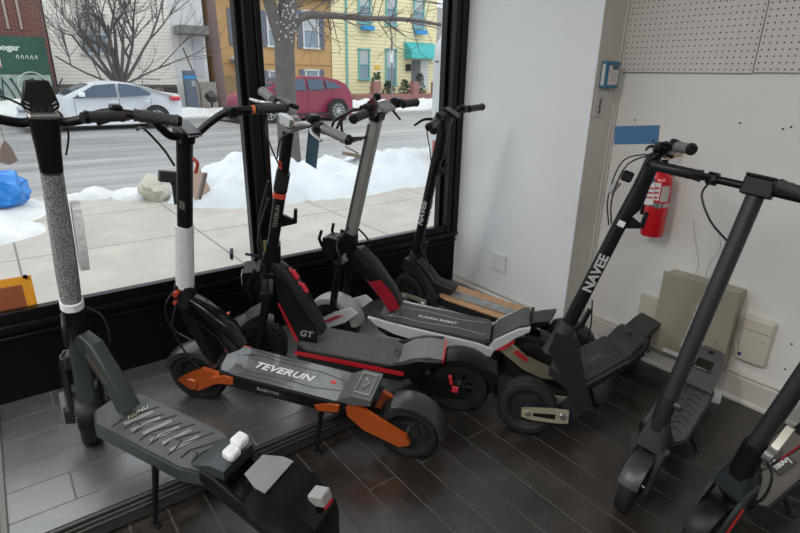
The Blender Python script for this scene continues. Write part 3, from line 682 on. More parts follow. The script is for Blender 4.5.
bm = bmesh.new(); b_box(bm, (-1.064, -.02, .24), (.006, .04, .02), Matrix.Rotation(R(20), 3, 'Y')); s.fin('tail_lens', bm, REFL, 0, tl)
s.kickstand(-.46, .14, (-.49, .15, -.03), y=.09)

# ---------------------------------------------------------------- 2: orange accents
s = Scooter((.535, 2.13, .1), (1.125, 1.395, 0), 6.4, 'black scooter with orange swing arms, white foam tube on its stem, second from left', ((-.0, .48), (-.078, 1.175)), 5, real_axis=((.025, .48), (-.04, 1.17)), dz=.045, xf=-.125, xr=-.72, bar=-28)
DKT = mat('deck_film_grey', (.11, .115, .12), .3, bump=.5, bscale=25, var=.9, vscale=9, coat=.6)
s.wheel(-.005, .125, .125, .085, 1, hub='motor')
s.fender(-.005, .125, .145, .10, 15, 140, mat('fender_satin', (.03, .03, .032), .3), 1, name='front_fender')
bm = bmesh.new()
for sd in (-1, 1): b_prism(bm, [(-.03, .09), (.03, .105), (.06, .13), (.0, .175), (-.06, .215), (-.14, .20), (-.16, .17), (-.10, .14)], sd * .066 - .010, sd * .066 + .010)
s.fin('front_swing_arm', bm, ORA, 1, bevel=.006)
bm = bmesh.new()
for sd in (-1, 1): b_lathe(bm, [(sd * .078, .03), (sd * .084, .026)], (-.005, 0, .125), 'y', 20); b_lathe(bm, [(sd * .076, .018), (sd * .086, .018)], (-.12, 0, .18), 'y', 16)
s.fin('arm_caps', bm, mat('orange_dark', (.45, .09, .02), .3, .3), 1)
bm = bmesh.new(); b_sweep(bm, [(-.095, .22, .05, .02), (-.06, .32, .045, .028), (-.02, .42, .036, .034), (0, .50, .03, .03)], 4, 20); s.fin('fork', bm, BLK, 1)
s.sweep('folding_joint', [(.0, .47, .034, .04), (.0, .52, .036, .042), (-.005, .57, .03, .034)], DGR, 1, power=4)
bm = bmesh.new(); b_lathe(bm, [(.03, .011), (.055, .011)], (.01, 0, .545), 'y', 12); b_lathe(bm, [(.03, .008), (.05, .008)], (.02, 0, .50), 'y', 12); s.fin('red_bolts', bm, mat('orange_red_bolt', (.6, .08, .03), .3, .3), 1)
bm = bmesh.new()
for k, (x, z) in enumerate(((-.07, .40), (-.11, .365), (-.13, .32))): b_tube(bm, [(x, -.05, z), (x - .005, -.085, z + .01)], .006, 8)
s.fin('red_knobs', bm, mat('orange_red_bolt', (.6, .08, .03), .3, .3), 0)
s.tubes('lower_cable', [[(.02, .04, .55), (.06, .05, .48), (.05, .05, .38), (-.03, .055, .34)], [(.015, .04, .50), (.03, .07, .40), (.0, .07, .28), (-.06, .07, .20)]], .0042, CABLE, 1)
st = s.sweep('stem', [(-.005, .55, .024, .026), (-.078, 1.15, .024, .026)], BLK, 1, power=2.8)
s.sweep('foam_sleeve', [(-.005, .555, .032, .034), (-.012, .62, .033, .035), (-.035, .83, .032, .034)], FOAM, 1, st, power=2.1, n=3)
s.text('stem_lettering', '////', .03, (-.054, .0245, .92), (-.1, 0, 1), (1, 0, .1), mat('grey_print', (.3, .28, .25), .5), 1, st)
s.box('stem_head', (0, 0, .0), (.075, .05, .05), BLK, 2, bevel=.006)
dsp = s.box('display', (-.03, 0, .032), (.10, .052, .014), GLOSS, 2, bevel=.004, rot=Matrix.Rotation(R(-10), 3, 'Y')); s.box('display_bezel', (-.078, 0, .022), (.008, .05, .006), SIL, 2, dsp)
s.bar([(0, 0, .0), (0, .045, .0), (-.01, .09, .04), (-.04, .14, .085), (-.075, .22, .10), (-.10, .33, .108)], .0135)
for sd in (1, -1):
    s.grip((-.078, sd * .23, .101), (-.101, sd * .335, .1085), .017); s.lever((-.055, sd * .17, .09), (-.02, sd * .28, .06))
    s.tube('orange_ring', [(-.074, sd * .214, .0995), (-.077, sd * .224, .100)], .0165, mat('orange_ring', (.6, .17, .05), .4), 2)
    s.box('control_pod', (-.05, sd * .155, .088), (.03, .04, .035), BLK, 2, bevel=.006)
s.tubes('brake_cable', [[(-.06, .18, .05), (.03, .12, .02), (.05, .05, -.06), (.03, .02, -.12)], [(-.06, -.18, .05), (.04, -.12, .03), (.05, -.05, -.05), (.03, -.02, -.13)]], .0042, CABLE, 2)
s.tube('carabiner_clip', [(-.04, -.01, -.07), (-.055, -.02, -.085), (-.05, -.015, -.12)], .006, mat('clip_red', (.45, .06, .03), .4), 2, smooth=4)
s.box('lock_tool', (-.068, -.03, -.165), (.012, .014, .10), mat('clip_grey', (.35, .31, .28), .5), 2, rot=Matrix.Rotation(R(14), 3, 'X'))
s.sweep('neck', [(-.0, .505, .028, .03), (-.05, .455, .034, .040), (-.15, .35, .038, .045), (-.20, .275, .038, .04)], GLOSS, 0, power=5)
dk2 = [(-.145, .06), (-.125, -.05), (-.16, -.088), (-.22, -.10), (-.66, -.10), (-.70, -.085), (-.72, -.05), (-.72, .05), (-.70, .085), (-.66, .10), (-.22, .10), (-.16, .09)]
dk = s.prism('deck', dk2, .150, .203, BLK, 0, bevel=.006, axis='z')
mt = s.prism('deck_mat', [(x * .985 - .008, y * .9) for x, y in dk2], .204, .208, DKT, 0, dk, .001, axis='z')
s.text('deck_lettering', 'TEVERUN', .052, (-.40, .005, .2092), (-1, 0, 0), (0, -1, 0), TXT, 0, mt, shear=.25, stretch=1.15, bold=.001)
s.prism('deck_logo', [(-.60, -.010), (-.615, .006), (-.63, -.008), (-.615, -.02)], .2085, .2095, TXR, 0, mt, 0, axis='z')
bm = bmesh.new()
for sg in (-1, 1): b_tube(bm, [(-.20, sg * .035, .2085), (-.26, sg * .055, .2085), (-.42, sg * .045, .2085), (-.55, sg * .05, .2085), (-.66, sg * .03, .2085)], .0016, 6); b_tube(bm, [(-.23, sg * .08, .2085), (-.38, sg * .07, .2085), (-.48, sg * .08, .2085)], .0016, 6)
s.fin('mat_ribs', bm, mat('rib_dark', (.02, .022, .024), .5), 0, mt)
s.text('side_lettering', 'BLADE MINI', .018, (-.38, .1006, .176), (-1, 0, 0), (0, 0, 1), LGR, 0, dk)
for x in (-.175, -.625):
    s.prism('orange_corner', [(x + .03, .150), (x - .055, .168), (x - .055, .200), (x - .02, .200), (x + .045, .172)], .093, .106, ORA, 0, bevel=.003)
s.prism('orange_corner', [(-.15, .150), (-.2, .168), (-.2, .2), (-.15, .2)], -.106, -.093, ORA, 0, bevel=.003)
s.prism('rear_step', [(-.66, .205), (-.72, .245), (-.80, .262), (-.80, .235), (-.72, .20)], -.085, .085, mat('step_grey', (.1, .1, .1), .35), 0, bevel=.004)
bm = bmesh.new()
for pts in ([(-.725, -.06, .2525), (-.785, -.06, .264), (-.785, .06, .264), (-.725, .06, .2525), (-.725, -.06, .2525)], [(-.745, -.03, .257), (-.765, 0, .261), (-.745, .03, .257)]): b_tube(bm, pts, .003, 6)
s.fin('step_inlay', bm, LGR, 0)
bm = bmesh.new()
for sd in (-1, 1): b_prism(bm, [(-.70, .185), (-.74, .205), (-.95, .155), (-.97, .12), (-.93, .09), (-.78, .10), (-.71, .14)], sd * .073 - .010, sd * .073 + .010)
s.fin('rear_swing_arm', bm, ORA, 0, bevel=.005)
s.prism('rear_bracket', [(-.69, .19), (-.76, .24), (-.82, .235), (-.78, .15), (-.71, .14)], -.05, .05, BLK, 0, bevel=.005)
s.wheel(-s.wb, .132, .132, .10, 0, hub='motor')
s.fender(-s.wb, .132, .146, .112, 58, 172, mat('fender_satin', (.03, .03, .032), .3), 0, name='rear_fender', drop=.12)
s.kickstand(-.60, .15, (-.60, .12, .02), y=.075)

# ---------------------------------------------------------------- 3: black and red, off-road tyres
s = Scooter((.83, 2.20, .1), (1.50, 1.51, 0), 7, 'black scooter with red deck edge, red key switches and dark teal card on its bar', ((-.063, .60), (-.160, 1.19)), 20, real_axis=((-.072, .60), (-.157, 1.21)), dz=.012, dx=-.02, bar=55)
s.wheel(0, .14, .14, .085, 1, knob=True, hub='wide')
bm = bmesh.new()
for sd in (-1, 1): b_tube(bm, [(.0, sd * .062, .14), (-.02, sd * .062, .30), (-.045, sd * .055, .46)], [.016, .019, .021], 12)
b_box(bm, (-.04, 0, .47), (.055, .15, .035)); b_box(bm, (-.055, 0, .56), (.05, .12, .03)); s.fin('fork', bm, BLK, 1, bevel=.003)
s.fender(0, .14, .168, .10, 48, 118, DGR, 1, name='front_fender')
s.prism('front_fender_beak', [(.10, .26), (.03, .33), (-.02, .36), (-.01, .335), (.045, .30), (.135, .215)], -.045, .045, DGR, 1, bevel=.008)
hl = s.prism('headlight', [(-.02, .47), (.05, .47), (.06, .50), (.05, .57), (-.02, .58)], -.05, .05, BLK, 1, bevel=.01)
s.box('headlight_lens', (.060, 0, .52), (.006, .06, .05), mat('lamp_glass', (.3, .32, .34), .15), 1, hl)
bm = bmesh.new(); b_lathe(bm, [(.036, .026), (.046, .023)], (.055, 0, .635), 'x', 20); b_tube(bm, [(.04, 0, .635), (-.04, 0, .62)], .006, 8)
s.fin('horn', bm, mat('horn_navy', (.02, .03, .06), .4), 1)
bm = bmesh.new()
for sd in (-1, 1): b_tube(bm, [(.0, sd * .05, .59), (.03, sd * .07, .53), (.02, sd * .075, .45)], .007, 8)
s.fin('crash_guard', bm, BLK, 1)
s.tubes('fork_cable', [[(-.07, -.03, .95), (-.02, -.06, .75), (-.03, -.08, .60), (-.0, -.07, .40), (-.01, -.07, .22)], [(-.07, .03, .90), (-.02, .05, .72), (-.05, .07, .55), (-.03, .075, .35)]], .0045, CABLE, 1)
st = s.sweep('stem', [(-.063, .60, .022, .024), (-.11, .88, .022, .024), (-.155, 1.16, .020, .022)], BLK, 1, power=2.4)
s.sweep('stem_joint', [(-.055, .56, .030, .034), (-.07, .62, .034, .038), (-.08, .69, .028, .030)], BLK, 1, power=4)
s.box('joint_tag', (-.045, .03, .69), (.010, .006, .05), mat('olive_label', (.25, .22, .08), .5), 1)
s.sweep('stem_collar', [(-.116, .925, .0265, .028), (-.131, 1.0, .0265, .028)], DGR, 1, st, power=4)
s.sweep('red_collar', [(-.111, .895, .0245, .026), (-.1145, .915, .0245, .026)], mat('clip_orange_red', (.6, .07, .04), .4), 1, st, power=4)
s.text('stem_lettering', 'TEVERUN', .024, (-.098, .0235, .82), (-.16, 0, 1), (1, 0, .16), mat('grey_print', (.3, .28, .25), .5), 1, st)
hook(s, -.12, .80)
s.bar([(0, 0, .01), (0, .05, .012), (-.015, .10, .03), (-.03, .15, .036), (-.05, .26, .036)], .0135, SIL)
for sd in (1, -1):
    s.grip((-.033, sd * .165, .036), (-.053, sd * .275, .036), .018, mat('pewter_grip', (.17, .17, .165), .4, .2, bump=.4, bscale=200)); s.lever((-.02, sd * .125, .034), (.03, sd * .23, .018), SIL, .03)
    s.tube('bar_clamp', [(-.023, sd * .127, .034), (-.030, sd * .15, .036)], .021, BLK, 2)
s.box('display', (-.035, -.07, .055), (.05, .09, .018), GLOSS, 2, bevel=.006, rot=Matrix.Rotation(R(-15), 3, 'Y'))
s.box('stem_clamp', (0, 0, .01), (.05, .085, .05), SIL, 2, bevel=.01)
s.box('switch_pod', (-.02, .105, .055), (.05, .04, .03), BLK, 2, bevel=.008)
s.tubes('brake_cable', [[(.0, -.12, .03), (.06, -.06, -.04), (.04, .0, -.14), (.0, .01, -.19)], [(.0, .12, .03), (.07, .06, -.03), (.05, .02, -.13)]], .003, CABLE, 2)
s.tube('red_cable_joiner', [(.024, .003, -.150), (.012, .006, -.185)], .008, mat('clip_orange_red', (.6, .07, .04), .4), 2)
s.box('hanging_card', (-.045, .10, -.055), (.0015, .07, .155), TAGT, 2, bevel=0, rot=Matrix.Rotation(R(4), 3, 'Y'))
s.sweep('neck', [(-.075, .60, .028, .024), (-.115, .555, .034, .036), (-.17, .45, .036, .050), (-.235, .33, .037, .056), (-.28, .265, .036, .040)], DGR, 0, power=4)
s.prism('side_panel', [(-.09, .55), (-.14, .53), (-.275, .31), (-.285, .22), (-.20, .22), (-.13, .33)], .036, .043, BLK, 0, bevel=.003)
s.prism('red_trim', [(-.105, .42), (-.114, .42), (-.198, .235), (-.188, .225)], .041, .046, RED, 0, bevel=0)
s.text('panel_lettering', 'GT', .045, (-.232, .0445, .275), (-1, 0, 0), (0, 0, 1), LGR, 0, shear=.2, bold=.001)
bm = bmesh.new(); d = Vector((-.6, 0, -.8))
swp = s.sweep('switch_panel', [(-.130, .585, .018, .008), (-.235, .43, .018, .008)], BLK, 0, power=5)
for t_ in (.25, .62): b_tube(bm, [(-.122 - .11 * t_, 0, .603 - .17 * t_), (-.107 - .11 * t_, 0, .616 - .17 * t_)], .013, 12); b_box(bm, (-.135 - .11 * t_, 0, .588 - .17 * t_), (.03, .02, .045), Matrix.Rotation(R(33), 3, 'Y'))
s.fin('key_switch', bm, mat('switch_red', (.6, .03, .05), .35), 0, swp, bevel=.003)
dk3 = [(-.20, .07), (-.20, -.07), (-.25, -.10), (-.68, -.10), (-.70, -.09), (-.70, .09), (-.68, .10), (-.25, .10)]
dk = s.prism('deck', dk3, .155, .222, DGR, 0, bevel=.005, axis='z')
mt = s.prism('deck_mat', [(x * .985 - .008, y * .95) for x, y in dk3], .223, .232, mat('deck_grip_grey', (.085, .082, .08), .6, bump=.6, bscale=140, var=.25, vscale=30), 0, dk, .002, axis='z')
s.prism('red_edge', [(-.20, .197), (-.70, .190), (-.70, .212), (-.20, .216)], .1005, .105, RED, 0, dk, 0)
s.text('deck_lettering', 'GT', .045, (-.655, .0, .2335), (0, -1, 0), (1, 0, 0), mat('black_print', (.01, .01, .01), .5), 0, mt)
s.prism('rear_kick_plate', [(-.66, .225), (-.72, .272), (-.80, .30), (-.87, .302), (-.87, .285), (-.80, .275), (-.72, .235), (-.68, .215)], -.075, .075, mat('kick_grey', (.16, .155, .155), .5, bump=.3, bscale=200), 0, bevel=.004)
bm = bmesh.new()
for sd in (-1, 1): b_prism(bm, [(-.60, .215), (-.68, .245), (-.76, .285), (-.86, .302), (-.84, .28), (-.76, .20), (-.70, .17), (-.60, .155)], sd * .09 - .012, sd * .09 + .012)
s.fin('rear_side_cover', bm, BLK, 0, bevel=.006)
s.prism('rear_reflector', [(-.868, .283), (-.876, .283), (-.876, .304), (-.868, .304)], -.075, .075, REFL, 0, bevel=0)
s.wheel(-s.wb, .14, .14, .09, 0, knob=False, hub='wide')
bm = bmesh.new()
for sd in (-1, 1): b_prism(bm, [(-.70, .20), (-.74, .23), (-.88, .17), (-s.wb - .03, .165), (-s.wb - .04, .125), (-.88, .11), (-.74, .15)], sd * .072 - .009, sd * .072 + .009)
s.fin('rear_swing_arm', bm, BLK, 0, bevel=.004)
bm = bmesh.new(); b_tube(bm, [(-.93, .085, .19), (-.915, .085, .235)], .009, 8); b_box(bm, (-.95, .083, .165), (.03, .01, .03)); s.fin('red_caliper', bm, mat('switch_red', (.6, .03, .05), .35), 0, bevel=.002)
s.fender(-s.wb, .14, .172, .12, 62, 172, BLK, 0, name='rear_fender')
s.prism('plate_holder', [(-1.07, .28), (-1.12, .26), (-1.145, .15), (-1.13, .13), (-1.11, .23), (-1.07, .255)], -.05, .05, BLK, 0, bevel=.004)
s.kickstand(-.55, .155, (-.60, .14, .0), y=.09)

# ---------------------------------------------------------------- 4: white fenders, silver stem, red neck
s = Scooter((1.285, 2.225, .1), (1.94, 1.455, 0), 6.7, 'scooter with silver stem, red neck and white fenders between the red-edged and the wood-decked ones', ((-.075, .57), (-.19, 1.19)), -12, real_axis=((-.045, .57), (-.145, 1.215)), dz=.0, dx=-.04, xr=-.76)
WH2 = mat('pearl_white', (.52, .53, .55), .35)
s.wheel(0, .13, .13, .085, 1, hub='wide')
s.fender(0, .13, .155, .105, 15, 165, mat('fender_grey_white', (.36, .36, .35), .45), 1, name='front_fender', drop=.3)
bm = bmesh.new()
for sd in (-1, 1): b_tube(bm, [(.0, sd * .064, .13), (-.03, sd * .062, .32), (-.06, sd * .055, .50)], [.014, .019, .021], 10)
b_box(bm, (-.06, 0, .49), (.06, .15, .035)); s.fin('fork', bm, BLK, 1, bevel=.003)
bm = bmesh.new()
for sd in (-1, 1): b_prism(bm, [(.05, .10), (.10, .12), (-.03, .235), (-.12, .29), (-.16, .27), (-.10, .20)], sd * .078 - .008, sd * .078 + .008)
sa = s.fin('front_swing_arm', bm, WH2, 1, bevel=.006)
s.prism('arm_stripe', [(.0, .165), (.03, .165), (-.05, .225), (-.09, .24)], .0865, .088, mat('stripe_red', (.5, .03, .04), .35), 1, sa, 0)
hl = s.prism('headlight', [(-.02, .50), (.02, .50), (.05, .53), (.045, .60), (-.02, .61)], -.045, .045, BLK, 1, bevel=.01)
s.lathe('headlight_lens', [(.048, .03), (.053, .026)], (0, 0, .565), mat('lamp_glass', (.3, .32, .34), .15), 1, hl, 'x', 20)
bm = bmesh.new()
for sd in (-1, 1): b_tube(bm, [(.045, sd * .055, .64), (.055, sd * .06, .60), (.04, sd * .055, .56)], .008, 8); b_box(bm, (-.02, sd * .06, .60), (.05, .012, .04))
s.fin('turn_signal', bm, BLK, 1)
s.tubes('fork_cable', [[(-.09, .03, .68), (-.05, .07, .60), (-.08, .085, .52), (-.03, .08, .35), (-.06, .08, .25)], [(-.11, -.03, .66), (-.16, -.05, .60), (-.15, -.05, .50), (-.09, -.06, .42)]], .005, CABLE, 1)
s.sweep('stem_joint', [(-.07, .55, .032, .036), (-.08, .60, .034, .038), (-.088, .645, .028, .030)], BLK, 1, power=4)
st = s.sweep('stem', [(-.087, .64, .023, .027), (-.19, 1.19, .022, .025)], mat('stem_silver', (.40, .39, .37), .38, .55), 1, power=5)
s.prism('stem_side', [(-.066, .66), (-.078, .66), (-.172, 1.16), (-.160, 1.16)], .0225, .0245, mat('stem_dark_strip', (.10, .10, .10), .4, .3), 1, st, 0)  # dark strip along the left side of the stem
s.bar([(0, 0, .01), (0, .05, .012), (-.01, .11, .035), (-.025, .16, .045), (-.045, .29, .045)], .0135)
for sd in (1, -1):
    s.grip((-.03, sd * .185, .045), (-.045, sd * .30, .045), .0175)
    s.box('switch_pod', (-.02, sd * .135, .055), (.045, .05, .04), BLK, 2, bevel=.008)
l1 = s.lever((.0, .14, .05), (.03, .27, -.015), mat('lever_burgundy', (.06, .006, .012), .35), .035); l2 = s.lever((.0, -.14, .05), (-.02, -.22, -.035), mat('lever_burgundy', (.06, .006, .012), .35), .03)
bm = bmesh.new(); b_prism(bm, [(-.045, .03), (-.045, .075), (-.02, .10), (.0, .075), (.0, .03)], .10, .125); s.fin('burgundy_mount', bm, mat('lever_burgundy', (.06, .006, .012), .35), 2, bevel=.004)
s.box('display', (-.03, .0, .055), (.06, .10, .02), LGR, 2, bevel=.006, rot=Matrix.Rotation(R(-20), 3, 'Y')); s.box('bell', (0, .04, .09), (.03, .03, .03), BLK, 2, bevel=.008); s.box('stem_clamp', (0, 0, .005), (.05, .075, .045), BLK, 2, bevel=.008)
s.tubes('brake_cable', [[(.02, .27, .02), (.05, .24, -.05), (.04, .17, -.10), (.015, .03, -.09)], [(.02, .22, .04), (.08, .22, -.02), (.09, .16, -.10), (.03, .04, -.105)], [(.02, .18, .05), (.06, .19, -.0), (.06, .14, -.085), (.02, .03, -.095)]], .0055, CABLE, 2)
s.sweep('neck_base', [(-.085, .55, .03, .026), (-.13, .49, .034, .034), (-.175, .435, .037, .036)], BLK, 0, power=4)
s.sweep('neck', [(-.165, .445, .036, .034), (-.22, .37, .040, .042), (-.27, .29, .042, .036)], mat('neck_red', (.28, .008, .02), .3), 0, power=4)
s.sweep('neck_top', [(-.105, .575, .030, .024), (-.15, .51, .034, .028), (-.235, .39, .036, .026), (-.29, .315, .034, .018)], DGR, 0, power=4)
dk4 = [(-.20, .06), (-.20, -.06), (-.26, -.10), (-.74, -.10), (-.76, -.08), (-.76, .08), (-.74, .10), (-.26, .10)]
dk = s.prism('deck', dk4, .17, .235, BLK, 0, bevel=.006, axis='z')
for sd in (-1, 1): s.prism('side_fairing', [(-.17, .27), (-.20, .235), (-.30, .205), (-.70, .165), (-.78, .19), (-.79, .23), (-.70, .245), (-.30, .258)], sd * .112 - .008, sd * .112 + .008, WH2, 0, bevel=.006)
mt = s.prism('deck_mat', [(x * .985 - .008, y * .96) for x, y in dk4], .236, .262, mat('deck_grip_dark', (.06, .058, .055), .6, bump=.5, bscale=150), 0, dk, .003, axis='z')
bm = bmesh.new()
for yy in (-.055, .055): b_tube(bm, [(-.25, yy, .2625), (-.30, yy * .8, .2625), (-.42, yy, .2625), (-.60, yy * .7, .2625), (-.73, yy, .2625)], .0022, 6)
for yy in (-.03, .03): b_tube(bm, [(-.24, yy * 2, .2625), (-.29, yy * .6, .2625), (-.27, 0, .2625)], .0022, 6)
s.fin('mat_ribs', bm, LGR, 0, mt)
s.text('deck_lettering', 'KUKIRIN ROBOT', .026, (-.49, .005, .2635), (-1, 0, 0), (0, -1, 0), TXT, 0, mt)
s.prism('rear_tail', [(-0.760, 0.233), (-0.792, 0.280), (-0.912, 0.374), (-0.952, 0.386), (-0.960, 0.361), (-0.904, 0.319), (-0.832, 0.259), (-0.792, 0.221)], -.08, .08, mat('tail_grey', (.05, .05, .048), .5), 0, bevel=.005)
tf = s.prism('tail_fairing', [(-0.760, 0.225), (-0.784, 0.268), (-0.896, 0.353), (-0.960, 0.378), (-0.960, 0.357), (-0.896, 0.310), (-0.832, 0.246), (-0.792, 0.208)], .082, .098, WH2, 0, bevel=.005)
s.prism('tail_fairing', [(-0.760, 0.225), (-0.784, 0.268), (-0.896, 0.353), (-0.960, 0.378), (-0.960, 0.357), (-0.896, 0.310), (-0.832, 0.246), (-0.792, 0.208)], -.098, -.082, WH2, 0, bevel=.005)
s.prism('tail_stripe', [(-0.792, 0.214), (-0.832, 0.246), (-0.888, 0.297), (-0.896, 0.284), (-0.840, 0.228)], .0985, .1005, mat('stripe_red', (.5, .03, .04), .35), 0, tf, 0)
s.prism('tail_light', [(-0.962, 0.353), (-0.976, 0.357), (-0.976, 0.395), (-0.962, 0.391)], -.075, .075, BLK, 0, bevel=.002)
s.fender(-s.wb, .13, .17, .10, 95, 195, DGR, 0, name='rear_fender')
bm = bmesh.new()
for sd in (-1, 1): b_prism(bm, [(-.78, .235), (-.80, .28), (-.86, .265), (-.98, .20), (-1.12, .16), (-1.13, .105), (-1.08, .10), (-.98, .125), (-.86, .19)], sd * .072 - .010, sd * .072 + .010)
ra = s.fin('rear_swing_arm', bm, GOLD, 0, bevel=.006)
s.prism('arm_reflector', [(-.90, .215), (-.92, .235), (-.995, .195), (-.98, .175)], .0825, .0855, mat('stripe_red', (.5, .03, .04), .35), 0, ra, 0)
s.wheel(-s.wb, .13, .13, .085, 0, hub='wide')
s.kickstand(-.62, .17, (-.65, .13, .02), y=.08)

# ---------------------------------------------------------------- 5 and 6: the pair with champagne front arms
def arm_scooter(f, r, lean, label, axis, steer, wood, topz, **kw):
    s = Scooter(f, r, lean, label, axis, steer, **kw)
    (x0, z0), (x1, z1) = axis; d = Vector((x1 - x0, z1 - z0)).normalized()
    def on(t, off=0): return (x0 + (x1 - x0) * t - d.y * off, z0 + (z1 - z0) * t + d.x * off)
    s.wheel(0, .127, .127, .075, 1, hub='motor')
    bm = bmesh.new()
    for sd in (-1, 1):
        o = sd * .058
        b_prism(bm, [(.02, .105), (.024, .14), (-.01, .148), (-.10, .165), (-.165, .17), (-.17, .115), (-.12, .105), (-.02, .098)], o - .007, o + .007)
    fa = s.fin('front_swing_arm', bm, GOLD, 1, bevel=.004)
    bm = bmesh.new()
    for sd in (-1, 1): b_prism(bm, [(-.025, .118), (-.025, .132), (-.115, .145), (-.115, .122)], sd * .0655 - .001, sd * .0655 + .001)
    s.fin('arm_slot', bm, BLK, 1, fa)
    bm = bmesh.new()
    for sd in (-1, 1): b_lathe(bm, [(sd * .064, .013), (sd * .074, .010)], (-.005, 0, .125), 'y', 12); b_lathe(bm, [(sd * .064, .017), (sd * .074, .012)], (-.145, 0, .142), 'y', 16)
    s.fin('arm_bolts', bm, STE, 1, fa)
    # broad blade between the arm pivot and the head tube
    s.prism('front_blade', [(-.115, .11), (-.20, .12), (-.215, .20), (x0 - .045, z0 - .02), (x0 + .04, z0 - .01), (x0 + .055, z0 - .09), (-.055, .28), (-.14, .20)], -.042, .042, DGR, 1, bevel=.010, segs=2)
    s.sweep('head_tube', [(*on(-.16), .034, .036), (*on(-.02), .033, .035), (*on(.04), .031, .033)], GUN, 1, power=2.3)
    s.sweep('neck', [(*on(-.06, .01), .032, .03), (x0 - .09, z0 - .12, .034, .036), (x0 - .16, z0 - .22, .038, .036), (-.25, .185, .040, .028)] if not wood else
            [(*on(-.02, .01), .030, .03), (x0 - .07, z0 - .06, .034, .036), (x0 - .14, z0 - .14, .038, .038), (-.24, .19, .040, .028)], DGR, 0, power=4)
    fl = s.prism('folding_lever', [on(.02, .035), on(.06, .055), on(.16, .055), on(.16, .042), on(.07, .040), on(.03, .028)], -.015, .015, BLK, 1, bevel=.004)
    tb = .70
    st = s.sweep('stem', [(*on(.03), .023, .026), (*on(tb), .022, .025), (*on(tb + .06, .01), .022, .034), (*on(tb + .17, .006), .022, .028), (*on(1.0), .024, .026)], BLK, 1, power=3)
    s.text('stem_lettering', 'NAVEE', .050 if not wood else .046, (*(lambda q: (q[0], .0235, q[1]))(on(.36)),), (d.x, 0, d.y), (d.y, 0, -d.x), mat('letter_silver', (.45, .46, .46), .4), 1, st, stretch=1.05, bold=.0015)
    s.text('stem_lettering', 'NAVEE', .050 if not wood else .046, (*(lambda q: (q[0], -.0235, q[1]))(on(.36)),), (d.x, 0, d.y), (-d.y, 0, d.x), mat('letter_silver', (.45, .46, .46), .4), 1, st, stretch=1.05, bold=.0015)
    hook(s, *on(.68, .02))
    lv = 0. if wood else .035
    s.bar([(0, 0, .0), (0, .05, .002), (-.02, .12, .018 + lv * .8), (-.04, .17, .022 + lv), (-.065, .27, .022 + lv)], .012)
    return s, on, d, st
def bar_bits(s, gm_, lv=.0):
    for sd in (1, -1):
        s.grip((-.042, sd * .175, .022 + lv), (-.067, sd * .285, .022 + lv), .0175, gm_); s.lever((-.03, sd * .14, .02 + lv), (.025, sd * .25, -.005 + lv), BLK, .03)
        s.box('control_pod', (-.03, sd * .125, .03 + lv), (.035, .035, .03), BLK, 2, bevel=.006)
s, on, d, st = arm_scooter((1.86, 2.30, .1), (2.225, 1.445, 0), 7, 'black scooter with wooden deck closest to the pale wall at the end of the window', ((.035, .37), (-.03, 1.165)), -14, True, 0, real_axis=((-.01, .37), (-.115, 1.195)), dz=.05, dx=-.03, bar=-2)
bar_bits(s, DGR)
s.sweep('stem_head', [(*on(.93), .028, .03), (*on(1.0), .05, .034), (*on(1.02), .055, .03)], DGR, 1, power=4)
s.box('display', (-.03, 0, .03), (.085, .06, .014), GLOSS, 2, bevel=.005, rot=Matrix.Rotation(R(-15), 3, 'Y'))
s.box('front_lamp', (.045, .0, -.085), (.035, .035, .035), BLK, 2, bevel=.006)
s.tubes('brake_cable', [[(0, .10, .01), (.05, .07, -.06), (.03, .03, -.18), (.02, .015, -.24)]], .003, CABLE, 2)
s.tubes('lower_cable', [[(*[on(.13)[0] - .02], .03, on(.13)[1]), (-.07, .06, .40), (-.10, .05, .33)]], .003, CABLE)
dk5 = [(-.17, .06), (-.17, -.06), (-.23, -.097), (-.69, -.097), (-.72, -.08), (-.72, .08), (-.69, .097), (-.23, .097)]
dk = s.prism('deck', dk5, .12, .165, DGR, 0, bevel=.005, axis='z')
mt = s.prism('wood_veneer', [(x * .99 - .004, y * .95) for x, y in dk5], .166, .172, mat('plywood_deck', (.42, .24, .12), .5, bump=.2, bscale=60, var=.35, vscale=22), 0, dk, .001, axis='z')
gt = s.prism('grip_strip', [(-.18, .035), (-.18, -.035), (-.69, -.035), (-.66, 0), (-.69, .035)], .173, .176, mat('strip_grey', (.24, .25, .25), .6, bump=.5, bscale=200, var=.3, vscale=15), 0, mt, .001, axis='z')
s.text('deck_lettering', 'NAVEE', .034, (-.46, 0, .1768), (-1, 0, 0), (0, -1, 0), mat('letter_pale', (.48, .5, .5), .5), 0, gt)
s.wheel(-s.wb, .127, .127, .07, 0)
s.fender(-s.wb, .127, .150, .10, 50, 165, DGR, 0, name='rear_fender')
s.prism('rear_step', [(-.68, .165), (-.74, .215), (-.82, .265), (-.82, .24), (-.75, .18), (-.70, .15)], -.07, .07, DGR, 0, bevel=.005)
bm = bmesh.new()
for sd in (-1, 1): b_prism(bm, [(-.68, .165), (-.76, .17), (-s.wb, .145), (-s.wb - .02, .11), (-.76, .11), (-.68, .12)], sd * .056 - .008, sd * .056 + .008)
s.fin('rear_swing_arm', bm, BLK, 0, bevel=.004)
s.kickstand(-.40, .125, (-.42, .10, -.02))

